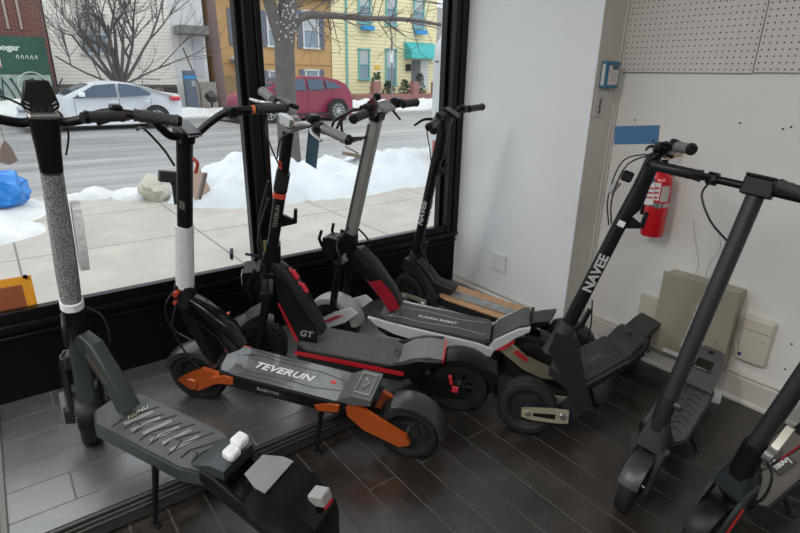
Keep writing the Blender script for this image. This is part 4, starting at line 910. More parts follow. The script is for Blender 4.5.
s, on, d, st = arm_scooter((1.63, 1.225, 0), (2.49, 1.235, 0), 11.4, 'black scooter with bright blue card and champagne front arm, before the pier corner', ((.045, .50), (-.175, 1.205)), -54, False, 0, real_axis=((-.10, .50), (-.293, 1.208)), dz=.03, dx=.0, bar=-62)
bar_bits(s, mat('pewter_grip', (.17, .17, .165), .4, .2, bump=.4, bscale=200), .035)
s.box('stem_head', (0, 0, -.005), (.045, .075, .05), BLK, 2, bevel=.008)
s.box('display', (-.02, 0, .028), (.075, .055, .012), GLOSS, 2, bevel=.004)
s.box('bell', (.01, .10, .035), (.03, .03, .03), BLK, 2, bevel=.008); s.box('front_lamp', (.055, 0, -.09), (.04, .04, .04), BLK, 2, bevel=.006)
s.tubes('brake_cable', [[(.0, .10, .02), (.075, .07, -.05), (.07, .03, -.18), (.03, .01, -.27)], [(.0, -.10, .02), (.09, -.06, -.04), (.085, 0, -.18), (.035, .01, -.28)]], .0028, CABLE, 2)
s.prism('stem_sticker', [on(.635, .012), on(.665, .012), on(.665, -.014), on(.635, -.014)], .0228, .0245, TXT, 1, st, 0)
s.tube('card_string', [(.0, .04, .01), (.02, .04, .045), (.035, .04, .06)], .0015, BLK, 2)
s.box('hanging_card', (.092, .04, .055), (.150, .002, .065), TAGB, 2, bevel=0, rot=Matrix.Rotation(R(22), 3, 'Y') @ Matrix.Rotation(R(8), 3, 'Z'))
s.tube('clip_lamp', [(.075, .0, -.12), (.085, 0, -.17)], .014, LGR, 2)
s.tubes('lower_cable', [[(on(.2)[0] - .03, .03, on(.2)[1]), (-.05, .05, .52), (-.09, .04, .40)]], .003, CABLE)
dk6 = [(-.22, .07), (-.22, -.07), (-.27, -.098), (-.70, -.098), (-.76, -.06), (-.76, .06), (-.70, .098), (-.27, .098)]
dk = s.prism('deck', dk6, .125, .168, GUN, 0, bevel=.007, segs=2, axis='z')
rib = mat('ribbed_mat', (.055, .053, .050), .6); n_, l_, b_ = nodes_of(rib); tcx = n_.new('ShaderNodeTexCoord'); wv = new(n_, 'ShaderNodeTexWave', Scale=42.); wv.bands_direction = 'Y'; l_.new(tcx.outputs['Object'], wv.inputs['Vector']); bpn = new(n_, 'ShaderNodeBump', Strength=.9, Distance=.004); l_.new(wv.outputs['Fac'], bpn.inputs['Height']); l_.new(bpn.outputs[0], b_.inputs['Normal'])
mt = s.prism('deck_mat', [(-.27, .078), (-.27, -.078), (-.68, -.078), (-.70, -.05), (-.70, .05), (-.68, .078)], .169, .174, rib, 0, dk, .002, axis='z')
s.text('deck_lettering', 'NAVEE', .034, (-.48, 0, .1748), (-1, 0, 0), (0, -1, 0), mat('letter_dim', (.13, .13, .13), .5), 0, mt)
s.prism('rear_cover', [(-.66, .165), (-.70, .205), (-.745, .24), (-.79, .25), (-.83, .235), (-.83, .19), (-.80, .15), (-.74, .13)], -.072, .072, GUN, 0, bevel=.012, segs=2)
s.lathe('cover_cap', [(.0725, .02), (.076, .015)], (-.76, 0, .20), BLK, 0, None, 'y', 16)
s.lathe('cover_button', [(.245, .010), (.252, .008)], (-.735, 0, 0), BLK, 0, None, 'z', 16)
s.prism('rear_mudguard', [(-.79, .25), (-.85, .285), (-.93, .30), (-.96, .28), (-.96, .255), (-.92, .265), (-.85, .25), (-.81, .20)], -.055, .055, GUN, 0, bevel=.010, segs=2)
s.box('tail_light', (-.965, 0, .265), (.02, .06, .03), mat('tail_red_dark', (.25, .02, .02), .3), 0, bevel=.003)
bm = bmesh.new()
for sd in (-1, 1): b_prism(bm, [(-.74, .15), (-.78, .17), (-s.wb, .15), (-s.wb - .02, .11), (-.80, .11), (-.74, .13)], sd * .056 - .008, sd * .056 + .008)
s.fin('rear_swing_arm', bm, BLK, 0, bevel=.004)
bm = bmesh.new()
for k in range(3): b_lathe(bm, [(.066, .012), (.072, .008)], (-.80 - .045 * k, 0, .14), 'y', 10)
s.fin('arm_bolts', bm, GUN, 0)
s.wheel(-s.wb, .127, .127, .07, 0)
s.fender(-s.wb, .127, .145, .09, 60, 150, BLK, 0, name='rear_fender')
s.kickstand(-.36, .13, (-.40, .115, -.015))

# ---------------------------------------------------------------- 7: right, grey with round stem
s = Scooter((1.592, .692, 0), (2.405, .857, 0), 6.7, 'dark grey scooter with round stem and wide bar before the electrical box', ((-.06, .45), (-.24, 1.125)), -2, real_axis=((-.062, .45), (-.222, 1.15)), dz=.035)
s.wheel(0, .112, .112, .055, 1, hub='motor')
s.fender(0, .112, .124, .070, 25, 150, GUN, 1, name='front_fender', drop=.35)
bm = bmesh.new(); b_sweep(bm, [(.0, .10, .008, .022), (-.012, .20, .010, .024), (-.025, .27, .018, .026)], 4, 16); bmesh.ops.translate(bm, verts=bm.verts, vec=(0, .046, 0)); b2 = bmesh.new()
b_sweep(bm, [(.0, .10, .008, .022), (-.012, .20, .010, .024), (-.025, .27, .018, .026)], 4, 16)
bmesh.ops.translate(bm, verts=bm.verts[len(bm.verts) // 2:] if False else [v for v in bm.verts][48:], vec=(0, -.046, 0)); b2.free()
b_sweep(bm, [(-.022, .255, .055, .028), (-.035, .30, .040, .032), (-.05, .36, .03, .03)], 4, 20)
s.fin('fork', bm, GUN, 1)
s.sweep('head_tube', [(-.038, .33, .028, .030), (-.055, .43, .029, .030), (-.06, .45, .028, .028)], DGR, 1, power=2.3)
s.box('folding_clasp', (-.105, 0, .46), (.035, .03, .10), GUN, 1, bevel=.010, segs=2, rot=Matrix.Rotation(R(-14), 3, 'Y'))
s.lathe('clasp_knob', [(.0, .016), (.02, .016), (.026, .010)], (-.052, .022, .44), GUN, 1, None, 'y', 16)
st = s.sweep('stem', [(-.06, .45, .0255, .0255), (-.24, 1.115, .0255, .0255)], mat('stem_charcoal', (.028, .029, .031), .42, .2), 1, power=2.0)
s.sweep('red_ring', [(-.2135, 1.01, .0262, .0262), (-.2148, 1.0145, .0262, .0262)], mat('ring_red', (.5, .06, .06), .4), 1, st, power=2.0)
s.text('stem_lettering', 'NIU POWER', .022, (-.115, -.0262, .70), (-.2578, 0, .966), (-.966, 0, -.2578), mat('letter_silver', (.45, .46, .46), .4), 1, st, stretch=1.3)
s.box('stem_head', (.0, 0, .012), (.06, .085, .055), BLK, 2, bevel=.004)
s.box('display', (-.01, 0, .043), (.085, .085, .010), GLOSS, 2, bevel=.003)
s.bar([(0, 0, .008), (0, .05, .008), (-.01, .15, .008), (-.02, .31, .008)], .0125)
for sd in (1, -1):
    s.grip((-.012, sd * .165, .008), (-.021, sd * .32, .008), .0185, DGR, BLK); s.tube('bar_clamp', [(-.007, sd * .115, .008), (-.009, sd * .145, .008)], .021, BLK, 2)
s.lever((-.0, -.13, .008), (.05, -.24, -.0), BLK, .03)
s.box('throttle', (-.03, .14, .0), (.03, .05, .035), BLK, 2, bevel=.006); s.lever((-.0, .13, .008), (.04, .27, -.0), BLK, .03)
s.tubes('brake_cable', [[(.02, -.125, .0), (.055, -.13, -.05), (.05, -.08, -.12), (.028, -.02, -.165)]], .0035, CABLE, 2)
s.sweep('neck', [(-.05, .36, .028, .03), (-.10, .26, .036, .045), (-.17, .17, .045, .045), (-.24, .13, .05, .030)], DGR, 0, power=4)
dk7 = [(-.20, .045), (-.20, -.045), (-.27, -.075), (-.62, -.082), (-.82, -.072), (-.96, -.050), (-1.0, -.02), (-1.0, .02), (-.96, .050), (-.82, .072), (-.62, .082), (-.27, .075)]
dk = s.prism('deck', [p for p in dk7 if p[0] > -.8] and [(-.20, .05), (-.20, -.05), (-.27, -.085), (-.62, -.090), (-.76, -.08), (-.76, .08), (-.62, .090), (-.27, .085)], .105, .148, DGR, 0, bevel=.006, axis='z')
mt = s.prism('deck_mat', [(-.21, .042), (-.21, -.042), (-.27, -.077), (-.62, -.082), (-.74, -.072), (-.74, .072), (-.62, .082), (-.27, .077)], .149, .154, mat('deck_mat_grey', (.065, .065, .064), .55, bump=.2, bscale=200), 0, dk, .001, axis='z')
bm = bmesh.new()
for k in range(8):
    x = -.30 - k * .05
    for sg in (-1, 1): b_tube(bm, [(x, sg * .055, .1545), (x - .02, sg * .03, .1545), (x, sg * .008, .1545), (x + .02, sg * .012, .1545)], .0018, 6)
s.fin('mat_ribs', bm, mat('rib_dark', (.02, .022, .024), .5), 0, mt)
s.sweep('rear_mudguard', [(-.68, .155, .078, .008), (-.74, .19, .076, .012), (-.82, .238, .072, .012), (-.90, .262, .060, .012), (-.955, .258, .045, .010)], mat('mudguard_grey', (.075, .075, .076), .5), 0, power=4, n=3)
bm = bmesh.new(); b_box(bm, (-.80, 0, .240), (.08, .07, .012), Matrix.Rotation(R(24), 3, 'Y')); hl = s.fin('guard_slot', bm, GLOSS, 0, bevel=.003)
s.lathe('guard_button', [(.268, .014), (.278, .012)], (-.895, 0, 0), BLK, 0, None, 'z', 6)
s.box('rear_reflector', (-.88, .066, .225), (.05, .006, .022), REFL, 0)
s.box('tail_light', (-.962, 0, .245), (.015, .05, .025), REFL, 0)
s.wheel(-s.wb, .112, .112, .055, 0)
s.kickstand(-.42, .11, (-.50, .115, -.01), DGR)

# ---------------------------------------------------------------- 8: lower right corner
s = Scooter((1.585, .455, 0), (2.48, .39, 0), 10.2, 'black scooter cut by the lower right corner, its deck printed hiboy', ((.04, .47), (-.185, 1.15)), 0, real_axis=((-.02, .47), (-.163, 1.15)), dz=.02)
s.wheel(0, .11, .11, .055, 1)
s.fender(0, .11, .124, .068, 25, 160, BLK, 1, name='front_fender', drop=.3)
bm = bmesh.new()
for sd in (-1, 1): b_prism(bm, [(-.02, .10), (.02, .10), (.035, .22), (.03, .32), (-.03, .32), (-.02, .22)], sd * .047 - .007, sd * .047 + .007)
b_sweep(bm, [(.0, .28, .055, .03), (.01, .33, .045, .034), (.02, .37, .032, .032)], 4, 20)
s.fin('fork', bm, mat('deep_navy_black', (.02, .026, .03), .35), 1, bevel=.004)
s.prism('side_reflector', [(-.012, .15), (-.003, .15), (.012, .25), (.003, .25)], .0545, .058, mat('reflector_bright', (.7, .03, .03), .3), 1, bevel=0)
bm = bmesh.new(); b_prism(bm, [(-.03, .11), (.03, .10), (.045, .22), (.03, .29), (-.01, .29)], .041, .050); b_prism(bm, [(-.03, .11), (.03, .10), (.045, .22), (.03, .29), (-.01, .29)], -.050, -.041); s.fin('fork_cover', bm, GUN, 1, bevel=.006)
s.sweep('head_tube', [(.018, .35, .033, .034), (.04, .46, .031, .032), (.045, .48, .03, .03)], BLK, 1, power=2.4)
s.prism('folding_lever', [(.03, .47), (.005, .49), (-.02, .56), (-.005, .565), (.02, .52), (.035, .50)], .030, .050, mat('lever_cream', (.5, .48, .42), .35, .3), 1, bevel=.004)
s.lathe('lever_hinge', [(.03, .022), (.052, .018)], (.048, 0, .475), mat('hinge_grey', (.2, .2, .2), .3, .5), 1, None, 'y', 16)
st = s.sweep('stem', [(.04, .47, .024, .024), (-.185, 1.15, .024, .024)], mat('stem_navy_black', (.014, .015, .018), .4), 1, power=2.2)
s.bar([(0, 0, .0), (0, .05, .0), (-.01, .15, .0), (-.02, .30, .0)], .012)
for sd in (1, -1): s.grip((-.012, sd * .18, .0), (-.02, sd * .30, .0), .017)
s.box('display', (-.01, 0, .02), (.07, .06, .02), GLOSS, 2, bevel=.005)
s.tubes('lower_cable', [[(.02, .03, .44), (.075, .075, .44), (.085, .085, .36), (.06, .06, .28)], [(-.08, .03, .80), (-.15, .05, .62), (-.18, .07, .48), (-.10, .04, .37), (-.02, .03, .36)]], .0042, CABLE)
s.tubes('red_cable', [[(-.085, .03, .81), (-.158, .05, .63), (-.187, .07, .49), (-.105, .043, .376)]], .0022, RED)
s.sweep('neck', [(.02, .38, .03, .03), (-.06, .27, .036, .045), (-.13, .17, .045, .04), (-.18, .13, .05, .026)], BLK, 0, power=4)
dk8 = [(-.15, .04), (-.15, -.04), (-.21, -.08), (-.66, -.08), (-.72, -.06), (-.72, .06), (-.66, .08), (-.21, .08)]
dk = s.prism('deck', dk8, .10, .145, DGR, 0, bevel=.008, segs=2, axis='z')
dm = mat('dotted_mat', (.075, .068, .06), .6); n_, l_, b_ = nodes_of(dm); tcx = n_.new('ShaderNodeTexCoord'); vo = new(n_, 'ShaderNodeTexVoronoi', Scale=75., Randomness=0.); l_.new(tcx.outputs['Object'], vo.inputs['Vector'])
rp = n_.new('ShaderNodeValToRGB'); rp.color_ramp.elements[0].color = (.03, .028, .026, 1); rp.color_ramp.elements[1].color = (.12, .11, .10, 1); rp.color_ramp.elements[0].position = .25; rp.color_ramp.elements[1].position = .4; l_.new(vo.outputs['Distance'], rp.inputs[0]); l_.new(rp.outputs[0], b_.inputs['Base Color'])
mt = s.prism('deck_mat', [(x * .98 - .008, y * .92) for x, y in dk8], .146, .151, dm, 0, dk, .001, axis='z')
pn = s.prism('name_panel', [(-.40, .034), (-.40, -.034), (-.53, -.034), (-.53, .034)], .1512, .1532, mat('name_panel_grey', (.05, .047, .043), .5), 0, mt, .001, axis='z')
s.text('deck_lettering', 'hiboy', .048, (-.465, 0, .1545), (-1, 0, 0), (0, -1, 0), TXT, 0, pn, bold=.001)
s.wheel(-s.wb, .11, .11, .055, 0)
s.sweep('rear_mudguard', [(-.70, .15, .06, .006), (-.80, .20, .055, .008), (-.95, .25, .05, .008), (-1.03, .22, .045, .006)], BLK, 0, power=4, n=3)
s.kickstand(-.40, .11, (-.45, .11, -.01), DGR)

# ================================================================ the street
con_m = brick_mat('sidewalk_concrete', (.43, .395, .35), (.395, .36, .32), (.18, .17, .15), 1.55, 1.35, .009, .85, .3, 'xy', 0., var=.12)
asph = mat('wet_asphalt', (.20, .20, .205), .6, bump=.3, bscale=25)
n_, l_, b_ = nodes_of(asph); tcx = n_.new('ShaderNodeTexCoord'); mpx = n_.new('ShaderNodeMapping'); mpx.inputs['Scale'].default_value = (.10, 1.3, 1)
no = new(n_, 'ShaderNodeTexNoise', Scale=1.6, Detail=8., Roughness=.65); l_.new(tcx.outputs['Object'], mpx.inputs[0]); l_.new(mpx.outputs[0], no.inputs['Vector'])
rp = n_.new('ShaderNodeValToRGB'); rp.color_ramp.elements[0].position = .35; rp.color_ramp.elements[1].position = .68; rp.color_ramp.elements[0].color = (.17, .17, .175, 1); rp.color_ramp.elements[1].color = (.36, .35, .34, 1)
l_.new(no.outputs['Fac'], rp.inputs[0]); l_.new(rp.outputs[0], b_.inputs['Base Color'])
snow = mat('snow', (.61, .63, .65), .8, bump=1.0, bscale=10)
snowd = mat('dirty_snow', (.62, .62, .61), .8, bump=.8, bscale=9, var=.25, vscale=4)
struct(box_obj('sidewalk', (4, 5.33, -.16), (40, 5.30, .12), con_m))
struct(box_obj('curb', (4, 8.05, -.16), (40, .15, .125), mat('curb_stone', (.36, .35, .33), .8, var=.15)))
struct(box_obj('road', (4, 13.8, -.28), (44, 11.5, .12), asph))
struct(box_obj('far_sidewalk', (6, 23, -.16), (60, 7.2, .13), mat('far_concrete', (.42, .40, .38), .85, var=.15)))
def snowbank(name, x0, x1, y0, y1, hfun, m, label, dx=.07, dy=.07, z0=-.105):
    rn = random.Random(hash(name) % 1000 if False else len(label))
    from mathutils import noise
    nx, ny = int((x1 - x0) / dx), int((y1 - y0) / dy); bm = bmesh.new(); G = []
    for i in range(nx + 1):
        row = []
        for j in range(ny + 1):
            x, y = x0 + dx * i, y0 + dy * j
            h = hfun(x, y); nz = noise.fractal(Vector((x * 1.7, y * 1.7, len(label))), .8, 2.1, 5)
            nf = noise.fractal(Vector((x * 6, y * 6, 3)), .7, 2.1, 3)
            z = z0 + h * (1 + .35 * nz) + (.035 * nf if h > .02 else 0) - (.02 if h <= .02 else 0)
            row.append(bm.verts.new((x, y, max(z, z0 - .02))))
        G.append(row)
    for i in range(nx):
        for j in range(ny): bm.faces.new((G[i][j], G[i + 1][j], G[i + 1][j + 1], G[i][j + 1]))
    # skirt down into the ground so the pile is closed
    edge = [G[i][0] for i in range(nx + 1)] + [G[nx][j] for j in range(1, ny + 1)] + [G[i][ny] for i in range(nx - 1, -1, -1)] + [G[0][j] for j in range(ny - 1, 0, -1)]
    low = [bm.verts.new((v.co.x, v.co.y, z0 - .03)) for v in edge]
    for k in range(len(edge)): bm.faces.new((edge[k], edge[(k + 1) % len(edge)], low[(k + 1) % len(edge)], low[k]))
    bm.faces.new(low[::-1])
    return tag(finish(name, bm, m), label, 'snow', kind='stuff')
def lump(x, y, cx, cy, rx, ry, h): 
    d = ((x - cx) / rx) ** 2 + ((y - cy) / ry) ** 2
    return h * max(0, 1 - d) ** .7
def bank1(x, y): return max(lump(x, y, 2.75, 6.85, .95, .85, .50), lump(x, y, 3.9, 6.8, 1.3, .9, .34), lump(x, y, 5.2, 6.9, 1.6, .95, .40), lump(x, y, 7.0, 7.0, 1.8, .9, .42), lump(x, y, 2.15, 6.9, .5, .6, .22))
snowbank('snow_bank', 1.6, 9.0, 5.75, 8.1, bank1, snow, 'tall white snow bank along the near curb behind the right hand scooters', .06, .06)
def bank2(x, y): return max(lump(x, y, -.7, 6.4, 1.05, .55, .12), lump(x, y, -.25, 7.4, .7, .8, .16))
snowbank('snow_patch', -2.2, .7, 5.7, 8.1, bank2, snowd, 'low slushy snow patch under the blue bag at the left', .06, .06)
def bank4(x, y): return max(lump(x, y, .95, 7.75, .22, .22, .10), lump(x, y, 1.45, 7.55, .35, .35, .12), lump(x, y, .75, 7.85, .3, .2, .05))
snowbank('snow_clumps', .55, 1.9, 7.2, 8.1, bank4, snowd, 'small grey snow clumps at the curb between the two left scooters', .04, .04)
def bank3(x, y): 
    h = .42 + .16 * math.sin(x * 1.1) + .1 * math.sin(x * 2.7)
    if 5.3 < x < 8.6: h = .26
    return h * max(0, 1 - ((y - 20.5) / .9) ** 2) ** .7
snowbank('snow_bank', -8, 24, 19.65, 21.5, bank3, snowd, 'long lumpy snow bank on the far side of the street behind the parked cars', .16, .14)

# ---- cars
CGL = mat('car_glass', (.10, .16, .24), .08, spec=.8)
def car(name, label, X0, X1, Yn, width, prof, glass, wheels, wr, paint, glow, plate=False):
    """prof: side outline (x, z) clockwise from front bottom; glass: list of side window polygons"""
    t = empty(name, ((X0 + X1) / 2, Yn + width / 2, -.22), 0, label, 'car'); ox, oy, oz = t.location
    zs = [p[1] for p in prof]; belt = .80 if 'suv' in name else .68
    bm = bmesh.new(); N = 9; rows = []
    for j in range(N):
        f = j / (N - 1) * 2 - 1; row = []
        for x, z in prof:
            zz = max(0, (z - belt)) ; lim = width / 2 - zz * .42 - (.06 if z < .1 else 0)
            tp = min(x - X0, X1 - x); lim -= .30 * max(0, 1 - tp / .55) ** 2 * (1 if abs(f) > .7 else .6); row.append(bm.verts.new((x - ox, f * lim, z - oz - (abs(f) ** 6) * .02)))
        rows.append(row)
    n = len(prof)
    for a, b in zip(rows, rows[1:]):
        for i in range(n): bm.faces.new((a[i], b[i], b[(i + 1) % n], a[(i + 1) % n]))
    bm.faces.new(rows[0]); bm.faces.new(rows[-1][::-1])
    body = finish('body', bm, paint, t, bevel=.02, segs=2)
    def side(z, s): return s * (width / 2 - max(0, z - belt) * .42 + .006)
    for poly in glass:
        for sg in (-1, 1):
            bm = bmesh.new(); vs = [bm.verts.new((x - ox, side(z, sg), z - oz)) for x, z in poly]; bm.faces.new(vs if sg < 0 else vs[::-1])
            ex = bmesh.ops.solidify(bm, geom=bm.faces[:], thickness=.008); finish('side_window', bm, CGL, t, smooth=False)
    for (x0, z0, x1, z1), nm in glow:   # windscreens: sloped sheets
        bm = bmesh.new(); h0 = width / 2 - max(0, z0 - belt) * .42 - .10; h1 = width / 2 - max(0, z1 - belt) * .42 - .08
        d = Vector((x1 - x0, 0, z1 - z0)).normalized(); nn = Vector((-d.z, 0, d.x)) * (.012 if d.x > 0 else -.012)
        vs = [bm.verts.new(Vector(p) + nn) for p in ((x0 - ox, -h0, z0 - oz), (x0 - ox, h0, z0 - oz), (x1 - ox, h1, z1 - oz), (x1 - ox, -h1, z1 - oz))]; bm.faces.new(vs)
        bmesh.ops.solidify(bm, geom=bm.faces[:], thickness=.008); finish(nm, bm, CGL, t, smooth=False)
    for wx in wheels:
        for sg in (-1, 1):
            bm = bmesh.new(); y = sg * (width / 2 - .09); b_lathe(bm, [(-.11, wr * .6), (-.11, wr * .96), (-.08, wr), (.08, wr), (.11, wr * .96), (.11, wr * .6)], (wx - ox, y, wr), 'y', 32); wv = finish('wheel', bm, mat('car_tyre', (.03, .03, .03), .8), t)
            bm = bmesh.new()
            b_lathe(bm, [(0, wr * .60), (sg * .118, wr * .62), (sg * .118, wr * .67), (0, wr * .67)], (wx - ox, y, wr), 'y', 32, close=True); b_lathe(bm, [(sg * .09, .05), (sg * .122, .04)], (wx - ox, y, wr), 'y', 16)
            for k in range(10):
                th = k * math.pi / 5; b_box(bm, (wx - ox + wr * .36 * math.cos(th), y + sg * .112, wr + wr * .36 * math.sin(th)), (wr * .58, .012, .03), Matrix.Rotation(-th, 3, 'Y'))
            finish('rim', bm, mat('alloy', (.55, .56, .57), .35, .5), wv)
            bm = bmesh.new(); b_lathe(bm, [(sg * (width / 2 - .03), wr * 1.17), (sg * (width / 2 + .004), wr * 1.17)], (wx - ox, 0, wr * 1.0), 'y', 32); finish('wheel_arch', bm, mat('arch_black', (.015, .015, .015), .8), t)
    return t, ox, oy, oz
WCAR = mat('car_white', (.84, .86, .89), .25, coat=.4)
t, ox, oy, oz = car('sedan', 'white four-door sedan parked across the street facing left', .68, 5.05, 17.7, 1.76,
    [(.72, -.02), (.70, .22), (.78, .42), (1.10, .56), (1.55, .64), (1.84, .72), (2.20, .90), (2.59, 1.07), (2.95, 1.13), (3.28, 1.135), (3.7, 1.08), (4.09, .98), (4.40, .86), (4.70, .81), (5.0, .77), (5.06, .62), (5.05, .28), (4.98, .0), (4.85, -.06), (.9, -.06)],
    [[(2.05, .67), (2.62, 1.0), (2.66, 1.02), (3.22, 1.07), (3.20, .70), (2.4, .69)], [(3.27, .70), (3.29, 1.07), (3.55, 1.05), (3.85, .98), (4.14, .80), (4.1, .74)]], [1.42, 4.22], .32, WCAR, [((1.90, .76, 2.55, 1.055), 'windscreen'), ((4.42, .85, 3.75, 1.07), 'rear_window')])
box_obj('headlight', (.92 - ox, -.66, .40 - oz), (.34, .30, .13), mat('headlamp', (.35, .38, .42), .1), t, bevel=.04)
box_obj('tail_light', (4.84 - ox, -.70, .64 - oz), (.26, .26, .12), REFL, t, bevel=.02)
box_obj('door_mirror', (2.30 - ox, -.95, .78 - oz), (.16, .18, .13), WCAR, t, bevel=.04, segs=2)
for x in (3.05, 4.0): box_obj('door_handle', (x - ox, -.885, .58 - oz), (.14, .025, .03), WCAR, t, bevel=.005)
bm = bmesh.new(); b_box(bm, (3.24 - ox, -.879, .35 - oz), (.012, .008, .62)); b_box(bm, (2.1 - ox, -.879, .33 - oz), (.012, .008, .60)); b_box(bm, (4.1 - ox, -.879, .5 - oz), (.012, .008, .3)); finish('door_gaps', bm, BLK, t)
RCAR = mat('car_maroon', (.30, .045, .085), .3, coat=.4)
t, ox, oy, oz = car('suv', 'dark red sport utility car parked across the street to the right of the sedan', 6.95, 11.42, 17.7, 1.9,
    [(7.0, -.02), (6.95, .20), (7.0, .55), (7.1, .70), (7.4, .80), (7.65, .86), (8.25, 1.12), (8.75, 1.29), (9.4, 1.35), (10.15, 1.34), (10.7, 1.25), (11.04, 1.09), (11.28, .78), (11.42, .55), (11.42, .2), (11.3, -.05), (7.1, -.08)],
    [[(8.0, .87), (8.55, 1.12), (8.92, 1.22), (9.33, 1.25), (9.31, .87)], [(9.42, .87), (9.44, 1.25), (10.05, 1.24), (10.08, .90)], [(10.16, .92), (10.15, 1.22), (10.5, 1.14), (10.78, .98), (10.6, .94)]], [7.85, 10.6], .37, RCAR, [((7.75, .90, 8.65, 1.27), 'windscreen')])
box_obj('front_bumper', (7.0 - ox, 0, .10 - oz), (.20, 1.84, .36), mat('bumper_dark', (.03, .03, .032), .5), t, bevel=.05)
box_obj('front_plate', (7.06 - ox, -.925, .22 - oz), (.22, .012, .12), mat('plate_white', (.7, .71, .73), .4), t)
box_obj('headlight', (7.12 - ox, -.80, .50 - oz), (.25, .28, .14), mat('headlamp', (.35, .38, .42), .1), t, bevel=.03)
box_obj('door_mirror', (8.25 - ox, -1.03, .92 - oz), (.18, .2, .15), RCAR, t, bevel=.04, segs=2)
bm = bmesh.new()
for x in (8.15, 9.37, 10.3): b_box(bm, (x - ox, -.948, .42 - oz), (.014, .008, .74))
b_box(bm, (9.0 - ox, -.950, .05 - oz), (2.6, .01, .10)); finish('door_gaps', bm, mat('trim_dark', (.04, .015, .02), .5), t)
# rounded white collection bin on the sidewalk, sprayed over, at the right end of the window
t = empty('collection_bin', (6.12, 6.15, -.1), 0, 'white round-topped street bin covered in graffiti at the right end of the window', 'street bin')
bm = bmesh.new(); pf = [(-.50, .10), (.55, .10), (.55, 2.25)] + [(-.05 + .0 * k - .45 * math.sin(R(k * 15)), 1.80 + .45 * math.cos(R(k * 15))) for k in range(7)]
b_prism(bm, pf, -.40, .40); finish('bin_body', bm, mat('bin_white', (.52, .54, .53), .45, var=.15, vscale=3), t, bevel=.03, segs=2)
box_obj('bin_base', (.02, 0, .05), (.98, .74, .10), mat('base_grey', (.2, .2, .2), .7), t)
rg = random.Random(11); bms = [bmesh.new(), bmesh.new(), bmesh.new()]
for k in range(34):
    z = .7 + rg.random() * 1.35; u = rg.random() * .8 - .36; face = k % 2; pts = []; sc = rg.uniform(.05, .11)
    for q in range(5):
        a_, b_2 = u + sc * math.sin(q * 2.3 + k), z + sc * math.cos(q * 1.9 + k); a_ = max(-.36, min(.5, a_))
        pts.append((a_, -.405, b_2) if face else (-.504, max(-.36, min(.36, a_)), min(b_2, 1.75)))
    b_tube(bms[(0, 0, 1, 0, 2)[k % 5]], smooth_path(pts, 4), .009, 5)
for b_, cc, nm in zip(bms, ((.07, .09, .10), (.10, .36, .36), (.16, .12, .2)), ('dark', 'teal', 'purple')): finish('graffiti', b_, mat('graffiti_' + nm, cc, .6), t)['kind'] = 'stuff'
text_obj('graffiti_letter', 'R', .20, (-.506, .18, .88), (0, -1, 0), (0, 0, 1), mat('graffiti_red', (.6, .06, .05), .6), t, bold=.01)
text_obj('graffiti_letter', 'R', .20, (-.36, -.406, .88), (1, 0, 0), (0, 0, 1), mat('graffiti_red', (.6, .06, .05), .6), t, bold=.01)
box_obj('red_band', (-.502, 0, .48), (.012, .7, .2), mat('band_red', (.5, .12, .1), .5), t)

# ---- trash, bag, broken wood in the snow
bm = bmesh.new(); bmesh.ops.create_icosphere(bm, subdivisions=4, radius=.30)
from mathutils import noise
for v in bm.verts:
    v.co.z *= .75; nz = noise.fractal(v.co * 6, .8, 2.1, 4); v.co *= 1 + .28 * nz; v.co.z = max(v.co.z, -.14)
bmesh.ops.translate(bm, verts=bm.verts, vec=(-.02, 7.3, .16)); tag(finish('trash_bag', bm, mat('blue_plastic_film', (.015, .20, .60), .3, bump=.5, bscale=20)), 'crumpled blue plastic bag lying on the snow at the left edge', 'bag')
bm = bmesh.new(); bmesh.ops.create_icosphere(bm, subdivisions=3, radius=.17)
for v in bm.verts: v.co *= 1 + .4 * noise.fractal(v.co * 7, .8, 2.1, 4)
bmesh.ops.translate(bm, verts=bm.verts, vec=(1.56, 7.15, .04)); tag(finish('trash_bag', bm, mat('pale_bag', (.50, .49, .40), .6, bump=.4, bscale=20, var=.2)), 'pale crumpled bag of rubbish at the left end of the tall snow bank', 'bag')
bm = bmesh.new(); b_box(bm, (1.60, 6.60, .28), (.20, .10, .13), Matrix.Rotation(R(10), 3, 'Y')); b_box(bm, (1.66, 6.62, .08), (.05, .05, .30)); b_tube(bm, smooth_path([(1.62, 6.6, .2), (1.78, 6.6, .12), (1.72, 6.6, -.02)]), .02, 8)
tag(finish('broken_fixture', bm, BLK, bevel=.01), 'black broken fixture standing in the rubbish behind the second stem', 'debris')
box_obj_ = box_obj('cardboard_piece', (1.93, 6.55, .12), (.22, .02, .42), mat('pinkish_board', (.42, .30, .24), .8, var=.2), None, rot=Matrix.Rotation(R(-20), 3, 'Y')); tag(box_obj_, 'pinkish piece of board leaning on the left end of the snow bank', 'board')
bm = bmesh.new(); b_box(bm, (4.35, 6.85, .30), (.30, .18, .05), Matrix.Rotation(R(12), 3, 'Y')); b_tube(bm, [(4.4, 6.8, .33), (4.15, 6.75, .45)], .012, 6); tag(finish('broken_board', bm, mat('debris_brown', (.16, .12, .09), .8)), 'brown broken board poking out of the snow bank', 'debris')

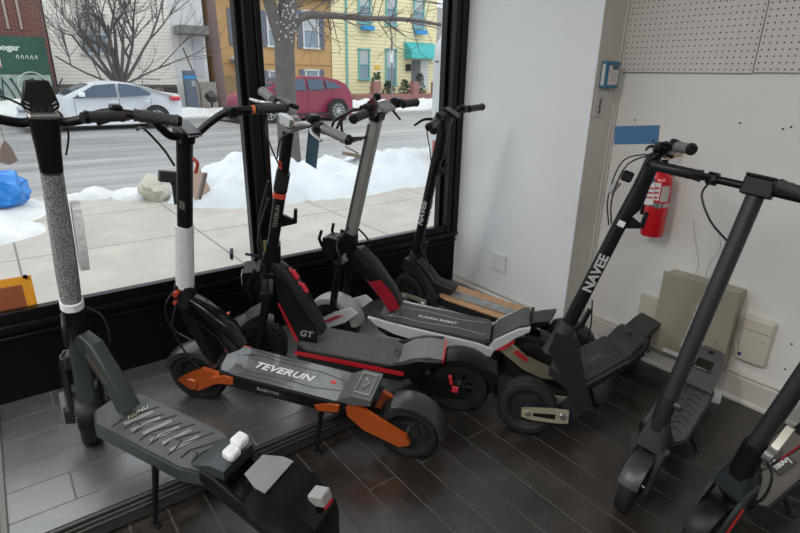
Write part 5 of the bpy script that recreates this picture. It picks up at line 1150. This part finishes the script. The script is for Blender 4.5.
# ---- trees
bark = mat('bark', (.11, .095, .085), .9, bump=.8, bscale=18, var=.35, vscale=8)
def grow(bm, p, d, r, L, depth, rn, spread, upb, seg=6, kids=(2, 4)):
    n = 4; pts = [p]; q = p.copy(); dd = d.copy()
    for i in range(n):
        dd = (dd + Vector((rn.uniform(-.2, .2), rn.uniform(-.2, .2), rn.uniform(-.1, .15) + upb)) * .6).normalized(); q = q + dd * (L / n); pts.append(q.copy())
    b_tube(bm, pts, [r * (1 - .45 * i / n) for i in range(n + 1)], seg if r > .02 else 4, caps=False)
    if depth:
        for k in range(rn.randint(*kids)):
            i = rn.randint(1, n); ax = Vector((rn.uniform(-1, 1), rn.uniform(-1, 1), rn.uniform(-.4, .8))).normalized()
            nd = (dd * .75 + ax * spread).normalized(); grow(bm, pts[i], nd, r * rn.uniform(.42, .62), L * rn.uniform(.6, .85), depth - 1, rn, spread, upb, seg, kids)
rn = random.Random(5); bm = bmesh.new(); base = Vector((4.0, 21.3, -.1))
b_tube(bm, [base, base + Vector((0, 0, .6)), base + Vector((.02, 0, 1.15))], [.24, .19, .2], 12)
for dx, dz, rr in [(-1.25, 1.0, .075), (-.8, 1.0, .085), (-.45, 1.0, .09), (-.2, 1., .08), (.1, 1, .10), (.3, 1., .085), (.6, 1, .09), (.95, 1., .08), (1.5, .45, .05), (-1.6, .45, .05)]:
    grow(bm, base + Vector((dx * .08, 0, 1.05)), Vector((dx * .75, rn.uniform(-.35, .35), dz)).normalized(), rr * .8, 1.9, 4, rn, .6, .03, kids=(2, 4))
tag(finish('tree', bm, bark), 'bare many-stemmed tree spreading its twigs behind the white sedan', 'tree')
bm = bmesh.new(); base = Vector((3.98, 8.25, -.1)); rn = random.Random(9)
b_tube(bm, [base, base + Vector((-.02, 0, 1)), base + Vector((.0, 0, 1.9)), base + Vector((.10, 0, 2.6)), base + Vector((.14, 0, 3.6))], [.19, .165, .155, .14, .12], 16)
b_tube(bm, [base + Vector((-.0, 0, 1.9)), base + Vector((-.22, 0, 2.6)), base + Vector((-.3, 0, 3.6))], [.12, .09, .07], 12)
b_tube(bm, smooth_path([base + Vector(v) for v in ((.05, 0, 2.05), (.35, .05, 2.38), (.8, .1, 2.45), (1.6, .1, 2.46), (2.6, .1, 2.50), (3.6, .1, 2.44))], 4), [.075 - .0025 * i for i in range(21)], 8)
for i in range(26):
    q = base + Vector((.3 + rn.random() * 3.0, .08, 2.45)); grow(bm, q, Vector((rn.uniform(-.2, 1), rn.uniform(-.3, .3), rn.uniform(-.9, .9))).normalized(), .011, .6, 2, rn, .6, .0, 4, (1, 3))
for i in range(5): grow(bm, base + Vector((rn.uniform(-.3, .1), 0, 2.3 + i * .12)), Vector((rn.uniform(-1, -.3) * (1 if i % 2 else -1), .1, .4)).normalized(), .018, .9, 2, rn, .5, .0, 4, (1, 3))
nt_ = finish('tree', bm, bark); tag(nt_, 'thick bare street tree trunk with one long level branch near the window', 'tree')
bm = bmesh.new()
for k in range(70):
    a = rn.uniform(-2.6, -.4); z = rn.uniform(2.0, 2.75); r0 = .17
    b_box(bm, base + Vector((.02 + r0 * math.cos(a) + rn.uniform(-.05, .05), r0 * math.sin(a), z)), (.016, .012, .022))
fl = finish('pale_lichen', bm, mat('lichen', (.55, .54, .48), .8), nt_); fl['kind'] = 'stuff'

# ---- facades across the street (built at their own distance)
FY = 24.0
def fx(x): return x * FY / 22
def fz(z): return 1.46 + (z - 1.46) * FY / 22
def fbox(name, x0, x1, z0, z1, y, depth, m, par, bevel=0.):
    return box_obj(name, ((fx(x0) + fx(x1)) / 2, y + depth / 2, (fz(z0) + fz(z1)) / 2), (fx(x1) - fx(x0), depth, fz(z1) - fz(z0)), m, par, bevel)
WGL = mat('house_window_glass', (.20, .27, .33), .1, spec=.8)
WCUR = mat('curtain', (.45, .47, .47), .8, var=.2, vscale=6)
def hwin(par, x0, x1, z0, z1, fm, shutters=None, sh_m=None, curtain=True):
    f = box_obj('window', ((fx(x0) + fx(x1)) / 2, FY - .03, (fz(z0) + fz(z1)) / 2), (.01, .01, .01), fm, par); bpy.data.objects.remove(f)
    X0, X1, Z0, Z1 = fx(x0), fx(x1), fz(z0), fz(z1); bm = bmesh.new(); w = .08
    for c, s_ in [(((X0 + X1) / 2, FY - .04, Z0), (X1 - X0 + w * 2.5, .14, w)), (((X0 + X1) / 2, FY - .03, Z1), (X1 - X0 + w * 2, .08, w)), ((X0, FY - .03, (Z0 + Z1) / 2), (w, .08, Z1 - Z0)), ((X1, FY - .03, (Z0 + Z1) / 2), (w, .08, Z1 - Z0)), (((X0 + X1) / 2, FY - .035, (Z0 + Z1) / 2), (X1 - X0, .05, w * .6))]: b_box(bm, c, s_)
    f = finish('window', bm, fm, par)
    box_obj('pane', ((X0 + X1) / 2, FY - .012, (Z0 + Z1) / 2), (X1 - X0, .012, Z1 - Z0), WGL, f)
    if curtain: box_obj('curtain', ((X0 + X1) / 2, FY - .0205, Z1 - (Z1 - Z0) * .28), ((X1 - X0) * .8, .004, (Z1 - Z0) * .48), WCUR, f)
    if shutters:
        for q in (-1, 1):
            cx = X0 - shutters / 2 - .05 if q < 0 else X1 + shutters / 2 + .05
            box_obj('shutter', (cx, FY - .03, (Z0 + Z1) / 2), (shutters, .05, Z1 - Z0 + .05), sh_m, par, bevel=.01)
# brick building and green hoarding
t = empty('building', (fx(.2), FY, -.1), 0, 'dark red brick building behind the green painted hoarding', 'building')
t.location = (0, 0, 0)
fbox('brick_wall', -8, 2.18, -.1, 9, FY, 5, brick_mat('red_brick', (.22, .055, .045), (.17, .045, .038), (.22, .16, .14), .22, .075, .012), t)
for x, z0, z1 in ((.85, 2.6, 4.2), (1.15, 2.6, 3.6), (1.5, 2.6, 3.8)): fbox('downpipe', x, x + .06, z0, z1, FY - .08, .07, mat('pipe_pale', (.42, .36, .32), .6), t)
t = empty('hoarding', (0, 0, 0), 0, 'green hoarding painted with white graffiti in front of the brick building', 'fence')
fbox('panel', -6, 1.98, -.1, 2.35, FY - 1.2, .06, mat('hoarding_green', (.025, .09, .055), .6, var=.4, vscale=3), t)
fbox('painted_band', -6, 1.95, -.1, 1.25, FY - 1.215, .012, mat('hoarding_mural', (.30, .36, .33), .6, var=.5, vscale=5), t)
bm = bmesh.new(); bm_w = bmesh.new(); rg = random.Random(21); yy = FY - 1.225
for k in range(16):
    x = .1 + k * .13; b_tube(bm, smooth_path([(fx(x), yy, fz(.15)), (fx(x + rg.uniform(-.12, .12)), yy, fz(.6)), (fx(x + rg.uniform(-.25, .25)), yy, fz(1.15))], 4), .022, 5)
finish('mural_strokes', bm, mat('mural_dark', (.02, .06, .05), .6), t)['kind'] = 'stuff'
b_tube(bm_w, [(fx(1.45) + .42 * math.cos(a * .35), yy, fz(.95) + .42 * math.sin(a * .35)) for a in range(-2, 12)], .018, 5)
for k in range(5): b_tube(bm_w, smooth_path([(fx(1.15 + .12 * k), yy, fz(1.72)), (fx(1.2 + .12 * k), yy, fz(1.82)), (fx(1.22 + .12 * k), yy, fz(1.70))], 4), .014, 5)
finish('white_tag', bm_w, mat('spray_white', (.6, .63, .6), .6), t)['kind'] = 'stuff'
text_obj('graffiti_word', 'Demogar', .25, (fx(.80), yy, fz(2.02)), (1, 0, .0), (0, 0, 1), mat('spray_white', (.6, .63, .6), .6), t, bold=.012, stretch=1.12)
fbox('poster', .42, .75, 1.45, 1.88, FY - 1.235, .01, mat('poster_pale', (.55, .50, .52), .6), t); fbox('poster_stripe', .43, .74, 1.46, 1.51, FY - 1.245, .01, mat('poster_pink', (.5, .12, .18), .6), t)
# white sided house
t = empty('house', (0, 0, 0), 0, 'pale cream house with vinyl siding and a porch hood behind the bare tree', 'house')
fbox('siding', 2.22, 6.1, .95, 9, FY, 5, siding_mat('cream_siding', (.76, .73, .65), .125), t)
fbox('base_wall', 2.22, 6.1, -.1, .95, FY + .05, 5, brick_mat('house_base', (.20, .15, .13), (.26, .22, .19), (.12, .1, .1), .4, .2, .02), t)
fbox('entry_wall', 6.1, 7.35, -.1, 9, FY + .05, 5, mat('entry_grey_white', (.66, .65, .64), .7, var=.1), t)
hwin(t, 3.13, 3.95, 1.95, 3.2, mat('window_white', (.6, .6, .6), .5))
for x in (2.55, 3.6, 4.8, 5.6): fbox('base_window', x, x + .5, .55, .85, FY + .02, .04, mat('dark_recess', (.07, .05, .05), .7), t)
fbox('porch_hood', 6.2, 7.4, 2.7, 3.0, FY - .9, .9, mat('hood_grey', (.20, .21, .20), .7), t, .03)
d = fbox('entry_door', 6.85, 7.2, 1.25, 2.55, FY + .0, .05, mat('entry_door_pale', (.5, .5, .54), .5), t)
for k in range(6): fbox('step', 6.4, 7.5, -.1, .15 + .18 * k, FY - 1.7 + .27 * k, .28, mat('step_stone', (.30, .28, .25), .8, var=.2), t)
bm = bmesh.new(); b_tube(bm, [(fx(6.45), FY - 1.7, .85), (fx(6.45), FY - .1, 2.3)], .03, 6); b_tube(bm, [(fx(6.45), FY - 1.7, 0), (fx(6.45), FY - 1.7, .85)], .03, 6); finish('handrail', bm, mat('rail_brown', (.12, .09, .07), .6), t)
# ochre building
t = empty('house', (0, 0, 0), 0, 'ochre stucco house with grey-blue shutters behind the red car', 'house')
OCH = mat('ochre_stucco', (.50, .30, .13), .85, bump=.2, bscale=12, var=.08, vscale=2)
fbox('wall', 7.62, 12.85, -.1, 9, FY, 5, OCH, t); fbox('wood_gate', 7.62, 8.6, -.1, 1.3, FY - .06, .06, mat('gate_wood', (.30, .20, .10), .7, var=.2), t)
SHM = mat('shutter_slate', (.13, .14, .17), .6); WFR = mat('window_white', (.6, .6, .6), .5)
hwin(t, 8.55, 8.82, 2.45, 3.75, WFR, .26, SHM); hwin(t, 9.9, 10.45, 2.45, 3.75, WFR, .26, SHM); hwin(t, 11.52, 12.22, 2.45, 3.9, WFR, .28, SHM)
hwin(t, 11.54, 12.16, 1.0, 1.57, WFR, .28, SHM, False); hwin(t, 9.85, 10.4, .9, 1.5, WFR, .26, SHM, False)
fbox('string_course', 7.62, 12.85, 1.78, 1.83, FY - .05, .06, OCH, t); fbox('cornice', 7.62, 12.85, 4.35, 4.7, FY - .3, .3, mat('cornice_dark', (.12, .10, .10), .7), t)
bm = bmesh.new(); b_prism(bm, [(fx(8.25), fz(1.95)), (fx(8.6), fz(2.12)), (fx(9.0), fz(1.95)), (fx(9.0), fz(1.88)), (fx(8.25), fz(1.88))], FY - .8, FY); finish('door_hood', bm, mat('hood_snow', (.55, .58, .58), .7), t)
fbox('hood_edge', 8.22, 9.03, 1.80, 1.89, FY - .85, .85, mat('hood_grey', (.20, .21, .20), .7), t)
# yellow house
t = empty('house', (0, 0, 0), 0, 'pale yellow sided house with teal trim and a teal door awning', 'house')
TEA = mat('teal_trim', (.16, .42, .38), .5)
fbox('siding', 12.9, 19.0, -.1, 5.2, FY, 5, siding_mat('yellow_siding', (.78, .68, .40), .17), t)
fbox('teal_downspout', 13.62, 13.70, -.1, 5.2, FY - .08, .08, TEA, t)
for a in [(14.32, 14.88, 1.2, 2.52), (15.85, 16.45, .95, 2.56), (14.32, 14.95, 3.62, 5.0), (15.85, 16.42, 3.62, 5.0), (17.5, 18.1, 3.62, 5.0)]: hwin(t, *a, TEA)
for a in [(14.38, 15.0), (17.52, 18.12)]: fbox('flower_box', a[0], a[1], 3.32, 3.5, FY - .35, .28, mat('box_bright_blue', (.02, .28, .65), .5), t)
bm = bmesh.new(); b_prism(bm, [(FY, fz(2.95)), (FY - .35, fz(2.80)), (FY - .62, fz(2.52)), (FY - .72, fz(2.2)), (FY - .70, fz(2.2)), (FY, fz(2.2))], fx(16.95), fx(18.75), 'x')
finish('awning', bm, mat('awning_teal', (.05, .40, .38), .7), t)
fbox('front_door', 17.45, 17.95, .75, 2.12, FY - .04, .05, mat('door_brown_grey', (.12, .11, .12), .5), t); fbox('door_surround', 18.0, 18.5, .75, 2.15, FY - .05, .04, mat('surround_white', (.6, .6, .58), .6), t)
fbox('mail_box', 17.05, 17.32, 1.62, 1.94, FY - .14, .12, BLK, t); fbox('yellow_plaque', 15.2, 15.5, 1.68, 1.85, FY - .03, .02, mat('plaque_yellow', (.75, .48, .03), .5), t)
t = empty('garden_wall', (0, 0, 0), 0, 'low red brick garden wall with posts before the yellow house', 'garden wall')
BRK = brick_mat('garden_brick', (.33, .11, .09), (.28, .09, .08), (.30, .22, .2), .22, .08, .012)
fbox('wall_run', 12.9, 18.9, -.1, .62, FY - 2.0, .22, BRK, t)
for x in (13.9, 16.1, 17.4): fbox('post', x, x + .34, -.1, 1.15, FY - 2.05, .32, BRK, t)
rn = random.Random(31)
for i, (x, z1, lab) in enumerate([(14.55, 1.5, 'dark evergreen bush in front of the left window of the yellow house'), (15.25, 1.15, 'narrow evergreen bush below the yellow plaque'), (16.2, 1.2, 'round evergreen bush below the middle window of the yellow house'), (17.1, 1.5, 'tall evergreen bush left of the yellow house door'), (18.4, 1.25, 'bushy evergreen to the right of the yellow house door')]):
    bm = bmesh.new(); c = Vector((fx(x), FY - 1.2, fz(.6) - .1)); h = fz(z1) - c.z
    for k in range(500):
        u = rn.random(); a = rn.random() * 6.28; r_ = .42 * math.sqrt(rn.random()) * (1 - u * .65); p = c + Vector((r_ * math.cos(a), r_ * math.sin(a), u * h * 1.0))
        vs = [bm.verts.new(p + Vector((rn.uniform(-.07, .07), rn.uniform(-.07, .07), rn.uniform(-.06, .08)))) for _ in range(3)]; bm.faces.new(vs)
    tb = empty('evergreen_bush', (c.x, c.y, -.1), 0, lab, 'bush'); o = finish('foliage', bm, mat('evergreen', (.04, .07, .03), .8, var=.4, vscale=5), tb, smooth=False); o.location = (-c.x, -c.y, .1)
    b2 = bmesh.new(); b_tube(b2, [(0, 0, 0), (0, 0, c.z + h * .4)], .04, 6); finish('stem', b2, bark, tb)
# house wall far right and distance filler
t = empty('building', (0, 0, 0), 0, 'grey building beyond the yellow house', 'building'); fbox('wall', 19.2, 30, -.1, 5.0, FY + 3, 4, mat('far_grey', (.36, .34, .33), .8, var=.2, vscale=1), t)
# parking meter, posts, scooter under the steps
t = empty('parking_kiosk', (6.25, 20.9, -.1), 0, 'dark blue-grey parking kiosk with a bright blue band behind the white sedan', 'parking kiosk')
KM = mat('kiosk_grey', (.10, .12, .16), .5)
box_obj('kiosk_body', (0, 0, .78), (.38, .34, 1.56), KM, t, bevel=.02); box_obj('blue_band', (0, 0, 1.33), (.39, .35, .10), mat('band_blue', (.02, .25, .55), .4), t); box_obj('kiosk_panel', (.08, -.175, 1.12), (.14, .01, .2), LGR, t)
tag(tube_obj('utility_pole', [(7.45, 21.0, -.1), (7.35, 21.0, 3.0), (7.28, 21.0, 9.0)], [.17, .16, .14], mat('pole_wood', (.17, .12, .11), .9, bump=.4, bscale=20, var=.2), None, 14), 'brown wooden utility pole between the cream and ochre houses', 'utility pole')
tag(tube_obj('sign_post', [(15.2, 20.6, -.1), (15.2, 20.6, 3.05)], .035, mat('post_steel', (.25, .25, .25), .5, .5)), 'thin grey sign post before the yellow house', 'post')
bm = bmesh.new(); b_box(bm, (15.12, 20.55, 2.2), (.16, .03, .5)); tag(finish('street_sign', bm, mat('plate_white', (.7, .71, .73), .4)), 'narrow white sign on the thin post before the yellow house', 'sign')
bm = bmesh.new(); bmesh.ops.create_icosphere(bm, subdivisions=2, radius=.22); [setattr(v, 'co', v.co * (1 + .4 * noise.noise(v.co * 5))) for v in bm.verts]; bmesh.ops.translate(bm, verts=bm.verts, vec=(6.95, 20.8, .55)); b_tube(bm, [(6.95, 20.8, -.1), (6.95, 20.8, .5)], .04, 6)
tag(finish('covered_bicycle', bm, mat('cover_black', (.02, .02, .022), .4, var=.3)), 'black covered bundle standing beside the parking kiosk', 'bundle')
for i, (a, b) in enumerate((((9, 22.5, 6.0), (24, 19, 3.9)), ((9, 22.5, 5.2), (26, 20, 4.6)))):
    tag(tube_obj('overhead_cable', [a, tuple((Vector(a) + Vector(b)) / 2 - Vector((0, 0, .25))), b], .02, CABLE, None, 5), ('upper' if i == 0 else 'lower') + ' black cable crossing before the yellow house', 'cable')
